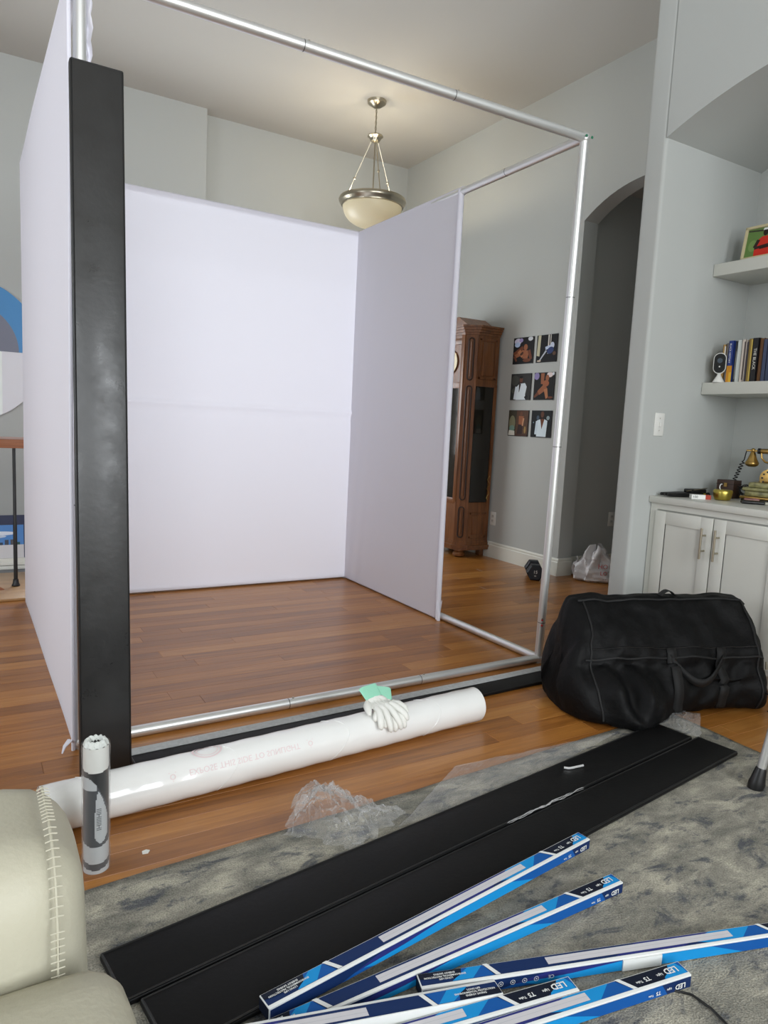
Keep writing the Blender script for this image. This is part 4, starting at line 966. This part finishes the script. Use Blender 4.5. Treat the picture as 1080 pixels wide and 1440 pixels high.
# ------------------------------------------------------------------ built-in niche: cabinet, worktop, shelves
XC = 2.665
YE = -1.605
tag(MB().box(XC-.006, 3.297, YE, YN-.002, .765, .798, bev=.004).obj('countertop', CABW, None, 30), 'long pale countertop over the built-in cabinet in the niche', 'countertop')
t = thing('base_cabinet', 'white shaker base cabinet with two doors and bar handles', 'cabinet', (XC, 0, 0))
MB().box(.03, .62, YE, YN-.004, .08, .764).box(.08, .62, YE, YN-.004, 0, .08).obj('carcass', CABW, t, 0)
ff = MB()
for a, c in ((-.030, YN-.004), (-.80, -.72), (YE, -1.52)): ff.box(.012, .0295, a, c, .12, .735)
ff.box(.012, .0295, YE, YN-.004, .735, .764).box(.012, .0295, YE, YN-.004, .08, .12)
ff.obj('face_frame', CABW, t, 0)
def door(y0, y1, hy):
    w_ = .062
    d = MB().box(.0, .011, y0, y0+w_, .105, .728, bev=.0015).box(.0, .011, y1-w_, y1, .105, .728, bev=.0015).box(.0, .011, y0+w_, y1-w_, .105, .105+w_, bev=.0015).box(.0, .011, y0+w_, y1-w_, .728-w_, .728, bev=.0015).obj('door', CABW, t, 30)
    MB().box(.0065, .0105, y0+w_, y1-w_, .105+w_, .728-w_).obj('door_panel', CABW, d, 0)
    h = MB().tube([(-.032, hy, .535), (-.032, hy, .680)], .0055, 12).obj('handle', STEEL, d)
    for z in (.572, .645): MB().tube([(-.034, hy, z), (.001, hy, z)], .0045, 10).obj('handle_post', STEEL, h)
door(-.350, -.030, -.318); door(-.690, -.356, -.388); door(-1.08, -.76, -1.04); door(-1.41, -1.086, -1.12)
def shelf(z, lb):
    tag(MB().box(2.985, 3.297, YE, YN-.003, z-.06, z, bev=.002).obj('floating_shelf', CABW, None, 30), lb, 'shelf')
S1, S2 = 1.974, 1.382
shelf(S1, 'thick white floating shelf holding the framed portrait'); shelf(S2, 'thick white floating shelf holding books and a small camera')

# framed portrait on the upper shelf, leaning back
t = thing('picture_frame', 'pale wood frame with a portrait of a person in red', 'picture frame', (3.03, -.205, S1+.001))
t.rotation_euler = (math.radians(-9), 0, -PI/2)
FRW = mat('pale_frame_wood', (196, 184, 146), .5)
fw, fh = .20, .165
b = MB().box(-fw/2, fw/2, -.012, .012, 0, .013, bev=.002).box(-fw/2, fw/2, -.012, .012, fh-.013, fh, bev=.002).box(-fw/2, -fw/2+.013, -.012, .012, .0, fh, bev=.002).box(fw/2-.013, fw/2, -.012, .012, 0, fh, bev=.002)
fo = b.obj('frame', FRW, t, 30)
MB().box(-fw/2+.01, fw/2-.01, -.002, .004, .01, fh-.01).obj('backing', flat('i', (92, 122, 66)), t, 0)
pp = [(full, (98, 128, 70)), (ell(.2, .4, .12, .2), (118, 146, 84)), (ell(.85, .6, .12, .25), (120, 150, 90)), ([(0, .92), (.45, .86), (.45, .92), (0, .97)], (60, 60, 50)),
      ([(.28, .02), (.27, .3), (.36, .60), (.45, .68), (.62, .68), (.72, .58), (.8, .3), (.78, .02)], (200, 52, 40)), (ell(.53, .82, .075, .13), (46, 34, 32)), ([(.44, .9), (.62, .9), (.62, .97), (.46, .97)], (224, 224, 224)),
      (lim(.36, .58, .27, .32, .05, .05), (52, 38, 36)), (lim(.27, .3, .66, .36, .05, .045), (58, 42, 40)), (lim(.72, .56, .80, .32, .05, .05), (52, 38, 36)), (lim(.8, .32, .42, .28, .045, .04), (50, 36, 34))]
art(pp, fw-.024, fh-.024, lambda x, z, e: (x, -.0025-e, z+fh/2)).obj('portrait', None, t, 0)
MB().box(-.03, .03, .012, .016, .02, .10).map(lambda p: (p.x, p.y+(.1-p.z)*.5, p.z)).obj('easel_back', DARKW, t, 0)

# books on the lower shelf, spines toward the room
bk = [(.016, .190, (176, 140, 84), (226, 226, 220), 'tan and white book spine with dark base', 0), (.017, .196, (132, 128, 130), None, 'grey clothbound book beside the tan and white one', 0), (.028, .205, (32, 56, 128), (204, 140, 50), 'blue book with white title and orange lower cover', 1),
      (.012, .203, (60, 64, 70), (150, 152, 150), 'slim dark book with pale grey spine panel', 0), (.026, .206, (206, 212, 208), None, 'pale grey-green book with a plain wide spine', 0), (.020, .206, (204, 192, 182), (92, 84, 80), 'cream book with a pinkish spine edge', 0),
      (.012, .194, (92, 88, 98), None, 'slim mauve-grey book between cream and gold ones', 0), (.019, .208, (136, 112, 54), (196, 170, 90), 'olive gold book with a yellow spine edge', 0), (.030, .210, (26, 24, 26), (226, 224, 214), 'black book with bold white spine lettering', 2), (.024, .207, (110, 74, 40), None, 'brown book standing next to the black one', 0),
      (.022, .200, (60, 70, 96), None, 'slate blue book past the brown one', 0)]
yb = -.070
for i, (wd, ht, c1, c2, lb, st) in enumerate(bk):
    dp = .135; xf = 3.012+.006*math.sin(i*2.3)
    t = thing('book', lb, 'book', (xf, yb-wd/2, S2+.0005), 0, 'books on the lower niche shelf')
    cm_ = mat('cover_%d' % i, c1, .5)
    MB().box(0, dp, -wd/2, -wd/2+.002, 0, ht).box(0, dp, wd/2-.002, wd/2, 0, ht).box(0, .002, -wd/2, wd/2, 0, ht).obj('cover', cm_, t, 0)
    MB().box(.002, dp-.004, -wd/2+.002, wd/2-.002, .003, ht-.003).obj('pages', mat('paper', (224, 218, 200), .8), t, 0)
    if c2:
        d = MB()
        if st == 1:
            d.box(-.0004, 0, -wd/2, wd/2, 0, ht*.40, flat('i', c2)).box(-.0006, 0, -wd/2, 0, 0, ht*.24, flat('i', (222, 176, 66)))
            d.obj('spine_print', None, t, 0)
            text_mb('BLACK HISTORY', .0145, WHT, lambda x, y: (-.0009, -y*1.0+.004, ht*.70-x*.9)).obj('title', WHT, t, 0)
        elif st == 2:
            text_mb('THE BLACK', .020, flat('i', c2), lambda x, y: (-.0006, -y, ht*.52-x)).obj('title', None, t, 0)
        else:
            k_ = {0: (.30, .95), 3: (.08, .75), 5: (.05, .95), 7: (.02, .98)}[i]
            yy0, yy1 = (-wd/2, -wd/2+wd*.35)
            d.box(-.0004, 0, yy0, yy1, ht*k_[0], ht*k_[1], flat('i', c2)); d.obj('spine_print', None, t, 0)
    yb -= wd+.0012
# small security camera
t = thing('security_camera', 'small white indoor camera with black oval face on a stand', 'camera', (3.004, -.068, S2+.0005), math.radians(-62))
# local -Y is the lens direction
MB().lathe([(.028, 0), (.028, .004), (.022, .014), (.010, .034), (.007, .05)], 24).obj('stand', WHITEPL, t, 40)
def pill(r, h, y0, y1, zc, bev=0):
    pts = [(r*math.cos(a), h+r*math.sin(a)) for a in [PI*i/14 for i in range(15)]]+[(r*math.cos(a), -h+r*math.sin(a)) for a in [PI+PI*i/14 for i in range(15)]]
    return MB().prism([(x, z+zc) for x, z in pts], y0, y1, 'y')
hd = pill(.030, .022, -.014, .018, .095).obj('housing', WHITEPL, t, 50)
pill(.0265, .022, -.0165, -.014, .095).obj('face', mat('gloss_black', (10, 10, 12), .12), hd, 50)
MB().lathe([(.0125, 0), (.0125, .002), (.0105, .002), (.0105, .001), (.006, .001), (.005, .003), (.002, .0035)], 24, (0, 0, 0), None, 'y').map(lambda p: (p.x, -p.y-.0166, p.z+.108)).obj('lens', mat('lens_glass', (70, 80, 90), .1), hd, 50)
MB().ball((0, -.017, .078), .004).obj('sensor', WHITEPL, hd)
MB().tube([(0, .0, .045), (0, .004, .06)], .012, 12).obj('hinge', WHITEPL, t)
MB().tube([(.012, .015, .06), (.03, .02, .03), (.032, .022, .004)], .0024, 6).obj('cord', WHITEPL, t)

# things on the countertop
ZT = .7985
tp = Vector((2.90, -.228, ZT))
t = thing('gold_tin', 'round gold candle tin with lid and a curled wick', 'tin', tp)
tb = MB().lathe([(.028, 0), (.036, .003), (.042, .018), (.0435, .034), (.0435, .040), (.040, .041)], 32).obj('tin', GOLD, t, 40)
MB().lathe([(.0450, .036), (.0450, .046), (.040, .052), (.0, .053)], 32).obj('lid', GOLD, t, 40)
MB().tube([(-.018+.012*math.cos(a), .0, .066+.014*math.sin(a)) for a in [4.3-.45*i for i in range(8)]], .0022, 6).obj('curl', WHITEPL, t)
t = thing('wooden_box', 'dark brown square wooden box behind the gold tin', 'box', (3.085, -.135, ZT), .1)
MB().box(-.04, .04, -.045, .045, 0, .092, bev=.003).obj('box', DARKW, t, 30); MB().box(-.041, .041, -.046, .046, .070, .073).obj('lid_line', mat('dark_line', (26, 18, 14), .6), t, 0)
MB().box(-.046, -.040, -.012, .004, .058, .078, bev=.001).obj('clasp', BRASS, t, 0)
t = thing('carton', 'small white and red carton lying near the counter edge', 'box', (2.80, -.175, ZT), math.radians(-38))
MB().box(-.045, .045, -.02, .02, 0, .022, bev=.001).obj('box', WHITEPL, t, 0)
MB().box(.020, .0455, -.0205, .0205, .001, .0222).obj('red_end', flat('i', (170, 70, 56)), t, 0)
text_mb('100', .017, BLACKPL, lambda x, y: (x-.028, -.0206, y+.011)).obj('lettering', BLACKPL, t, 0)
# folded black items: mini tripod and brush bundle
t = thing('folded_tripod', 'folded black mini tripod lying on the counter beside the wall', 'tripod', (2.80, -.055, ZT), math.radians(-6))
for k, (y0, y1, ln) in enumerate(((-.02, -.035, .22), (0.0, -.004, .30), (.02, .03, .26))):
    o = MB().tube([(-.10, y0, .012), (-.10+ln*.45, (y0+y1)/2, .012), (-.10+ln, y1, .012)], [.008, .011, .009], 10).obj('leg', BLACKPL, t)
    MB().ball((-.10+ln, y1, .011), .011).obj('rubber_foot', STRAP, o)
MB().box(.05, .16, -.03, .02, .02, .040, bev=.006).obj('head', BLACKPL, t, 40)
MB().tube([(.02, -.026, .03), (.16, -.03, .045)], .0024, 6).obj('lever', STEEL, t)
MB().box(.10, .15, -.034, -.026, .012, .018).obj('tag', flat('i', (200, 184, 60)), t, 0)
t = thing('lip_balm', 'pinkish brown cosmetic tube lying on the counter by the telephone', 'cosmetic', (3.0, -.318, ZT+.0095), math.radians(-50))
MB().lathe([(.006, -.035), (.009, -.033), (.009, .03), (.007, .034)], 14, (0, 0, 0), None, 'x').obj('tube', mat('pinkish', (136, 92, 88), .5), t)
MB().lathe([(.0095, .006), (.0095, .03), (.007, .033)], 14, (0, 0, 0), None, 'x').obj('cap', mat('pinkish_cap', (150, 104, 100), .4), t)
t = thing('pouch', 'flat black glossy case lying in front of the telephone', 'case', (2.90, -.385, ZT), math.radians(-50))
MB().box(-.05, .05, -.028, .028, 0, .015, bev=.006, seg=3).obj('case', BLACKPL, t, 40); MB().box(.044, .078, -.02, .02, 0, .012, bev=.003).obj('clear_end', mat('pale_tab', (170, 168, 150), .3), t, 30)

# vintage telephone
tc = Vector((3.13, -.335, ZT))
t = thing('vintage_telephone', 'antique brass cradle telephone on an ornate square base', 'telephone', tc, math.radians(14))
ORN = mat('ornate_onyx', (138, 134, 92), .35, var=.45, vscale=45)
MB().box(-.105, .105, -.105, .105, .0, .012, bev=.004).obj('foot_plate', BLACKPL, t, 30)
MB().box(-.112, .112, -.112, .112, .012, .026, bev=.006, seg=3).obj('plinth', BRASS, t, 30)
MB().box(-.095, .095, -.095, .095, .026, .052, bev=.006).obj('base', ORN, t, 30)
MB().box(-.105, .105, -.105, .105, .052, .068, bev=.006, seg=3).box(-.085, .085, -.085, .085, .068, .094, bev=.008).obj('upper_base', ORN, t, 30)
MB().lathe([(.062, .092), (.066, .096), (.06, .102), (.045, .108), (.028, .120), (.020, .145), (.015, .18), (.016, .195), (.024, .2), (.02, .21)], 28).obj('pedestal', BRASS, t, 50)
dial_ = MB().lathe([(.045, 0), (.045, .006), (.02, .008)], 24, (0, 0, 0), None, 'x').map(lambda p: (-.05-p.x, p.y, p.z+.118)).obj('dial', BRASS, t)
for k in range(10):
    a = 2*PI*k/10; MB().lathe([(.005, 0), (.005, .003)], 8, (0, 0, 0), None, 'x').map(lambda p: (-.0562-p.x, p.y+.032*math.cos(a), p.z+.118+.032*math.sin(a))).obj('finger_hole', BLACKPL, dial_)
for sy in (-1, 1): MB().tube([(0, sy*.01, .19), (0, sy*.045, .195), (0, sy*.062, .215), (0, sy*.066, .24)], .005, 8).obj('cradle', BRASS, t)
hs = MB().tube([(0, -.075, .248), (0, -.06, .248), (0, .0, .25), (0, .06, .248), (0, .075, .248)], [.009, .0125, .0135, .0125, .009], 14).obj('handset', BRASS, t, 60)
MB().tube([(0, .072, .248), (0, .135, .248)], .005, 10).tube([(0, -.135, .248), (0, -.072, .248)], .005, 10).obj('handset_rod', BRASS, hs)
for yv in (.076, -.076): MB().lathe([(.014, -.006), (.014, .006)], 14, (0, yv, .248), None, 'y').obj('collar', BLACKPL, hs)
bell = [(.006, .0), (.012, -.008), (.016, -.022), (.022, -.04), (.031, -.056), (.033, -.062), (.028, -.072), (.016, -.078), (.003, -.079)]
MB().lathe(bell, 24, (0, .105, .246)).obj('mouthpiece', BRASS, hs, 50); MB().lathe(bell, 24, (0, -.105, .246)).obj('earpiece', BRASS, hs, 50)
MB().ball((0, .105, .25), .011).obj('knob', BRASS, hs)
pts = [(0, .135, .248), (0.005, .140, .235), (.008, .146, .20)]
for i in range(60):
    a = i*.75; q_ = i/59; pts.append((.01+.009*math.cos(a)*min(1, i/6), .15+.035*q_+.009*math.sin(a)*min(1, i/6), .195-.105*q_))
pts += [(.0, .175, .075), (.0, .14, .05), (.0, .10, .035)]
MB().tube(pts, .0026, 6).obj('coiled_cord', STRAP, t, 60)
MB().tube([(-.02, .115+.028*math.cos(i*.5)-.0*i, .04+.026*math.sin(i*.5)+.0006*i) for i in range(26)], .003, 6).obj('cord_loop', STRAP, t, 60)

# ------------------------------------------------------------------ far left corner: table, round disc, framed poster
t = thing('console_table', 'narrow wooden table with thin black pole legs behind the booth', 'table', (-.4, 2.5, 0))
MB().box(-1.1, .52, -.19, .19, .845, .897, bev=.003).obj('tabletop', TABLEW, t, 30)
for x0_, yv in ((.345, -.155), (.345, .155), (-1.0, -.155), (-1.0, .155)):
    for x in (x0_,):
        x = x+(.12 if yv > 0 and x > 0 else 0)
        o = MB().tube([(x, yv, .055), (x, yv, .40), (x, yv, .41), (x, yv, .845)], [.011, .011, .009, .009], 12).obj('leg', BLACKPL, t, 40)
        MB().lathe([(.022, .016), (.024, .022), (.018, .032), (.015, .058)], 14, (x, yv, 0)).obj('leg_foot', BLACKPL, o)
tag(MB().box(-1.6, .06, 2.03, 2.75, .001, .0155, bev=.003).map(lambda p: (p.x, p.y, p.z)).obj('floor_board', TANW, None, 30), 'pale wood board on the floor under the black pole legs', 'board')
tag(MB().box(-1.9, .5, 2.77, 3.7, .001, .012, bev=.003).obj('floor_mat', mat('grey_mat', (126, 128, 130), .9, bump=.3, bscale=200), None, 30), 'grey floor mat behind the wooden table', 'mat')
# round wall disc with flat blue, grey and white sectors
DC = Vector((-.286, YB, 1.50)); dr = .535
t = thing('round_wall_disc', 'large round wall disc with blue upper half and white lower half', 'wall art', DC)
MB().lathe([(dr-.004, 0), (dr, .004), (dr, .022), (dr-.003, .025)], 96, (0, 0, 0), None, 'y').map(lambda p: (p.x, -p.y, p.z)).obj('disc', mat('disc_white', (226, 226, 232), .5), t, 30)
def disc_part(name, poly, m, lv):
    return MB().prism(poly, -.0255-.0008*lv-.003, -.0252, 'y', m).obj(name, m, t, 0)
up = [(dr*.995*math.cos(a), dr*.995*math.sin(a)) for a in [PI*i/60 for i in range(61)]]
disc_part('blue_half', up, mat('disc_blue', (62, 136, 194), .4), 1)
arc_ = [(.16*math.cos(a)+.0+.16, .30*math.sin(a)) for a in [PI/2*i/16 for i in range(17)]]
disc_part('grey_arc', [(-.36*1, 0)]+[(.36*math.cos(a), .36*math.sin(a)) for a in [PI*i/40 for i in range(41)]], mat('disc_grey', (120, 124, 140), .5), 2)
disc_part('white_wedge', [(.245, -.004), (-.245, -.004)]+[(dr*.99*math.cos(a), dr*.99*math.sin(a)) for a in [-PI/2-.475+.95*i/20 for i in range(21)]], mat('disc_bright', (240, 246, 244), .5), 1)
# framed skyline poster leaning at the back
t = thing('framed_poster', 'navy skyline poster with a white moulded bottom rail on the floor', 'picture frame', (-.25, 2.87, .0125))
t.rotation_euler = (math.radians(-6), 0, 0)
fwp, fhp = 1.3, .36
b = MB()
for o_, y0 in ((0, -.022), (.028, -.03), (.05, -.02)):
    b.box(-fwp/2, fwp/2, y0, .0, o_, o_+.024, bev=.002)
b.obj('frame', TRIM, t, 30)
MB().box(-fwp/2, fwp/2, -.012, .004, .074, fhp, bev=.002).obj('mat_board', mat('navy_mat', (46, 54, 82), .6), t, 0)
sky = [(full, (92, 142, 204)), ([(0, 0), (1, 0), (1, .40), (0, .40)], (214, 214, 216)), (ell(.4, .82, .2, .08), (206, 220, 236)), (ell(.75, .75, .18, .06), (220, 228, 240)), (ell(.6, .66, .22, .06), (196, 210, 228))]
for k in range(16): sky.append(([(.02+k*.06, .40), (.06+k*.06, .40), (.06+k*.06, .47+.10*abs(math.sin(k*2.1))), (.02+k*.06, .47+.10*abs(math.sin(k*2.1)))], (66+k % 3*14, 78+k % 4*8, 98)))
art(sky, .56, .22, lambda x, z, e: (x-.005, -.0125-e, z+.185)).obj('skyline_print', None, t, 0)
tag(MB().add([(-.32, 2.20, .0165), (-.12, 2.26, .0165), (-.24, 2.33, .085), (-.44, 2.27, .085), (-.32, 2.20, .0195), (-.12, 2.26, .0195), (-.24, 2.327, .089), (-.44, 2.267, .089)],
    [(0, 1, 2, 3), (4, 5, 6, 7), (0, 1, 5, 4), (1, 2, 6, 5), (2, 3, 7, 6), (3, 0, 4, 7)]).obj('thin_card', mat('brown_card', (150, 92, 62), .6), None, 0), 'thin brown card with white edge tilted beside the pole leg', 'card')
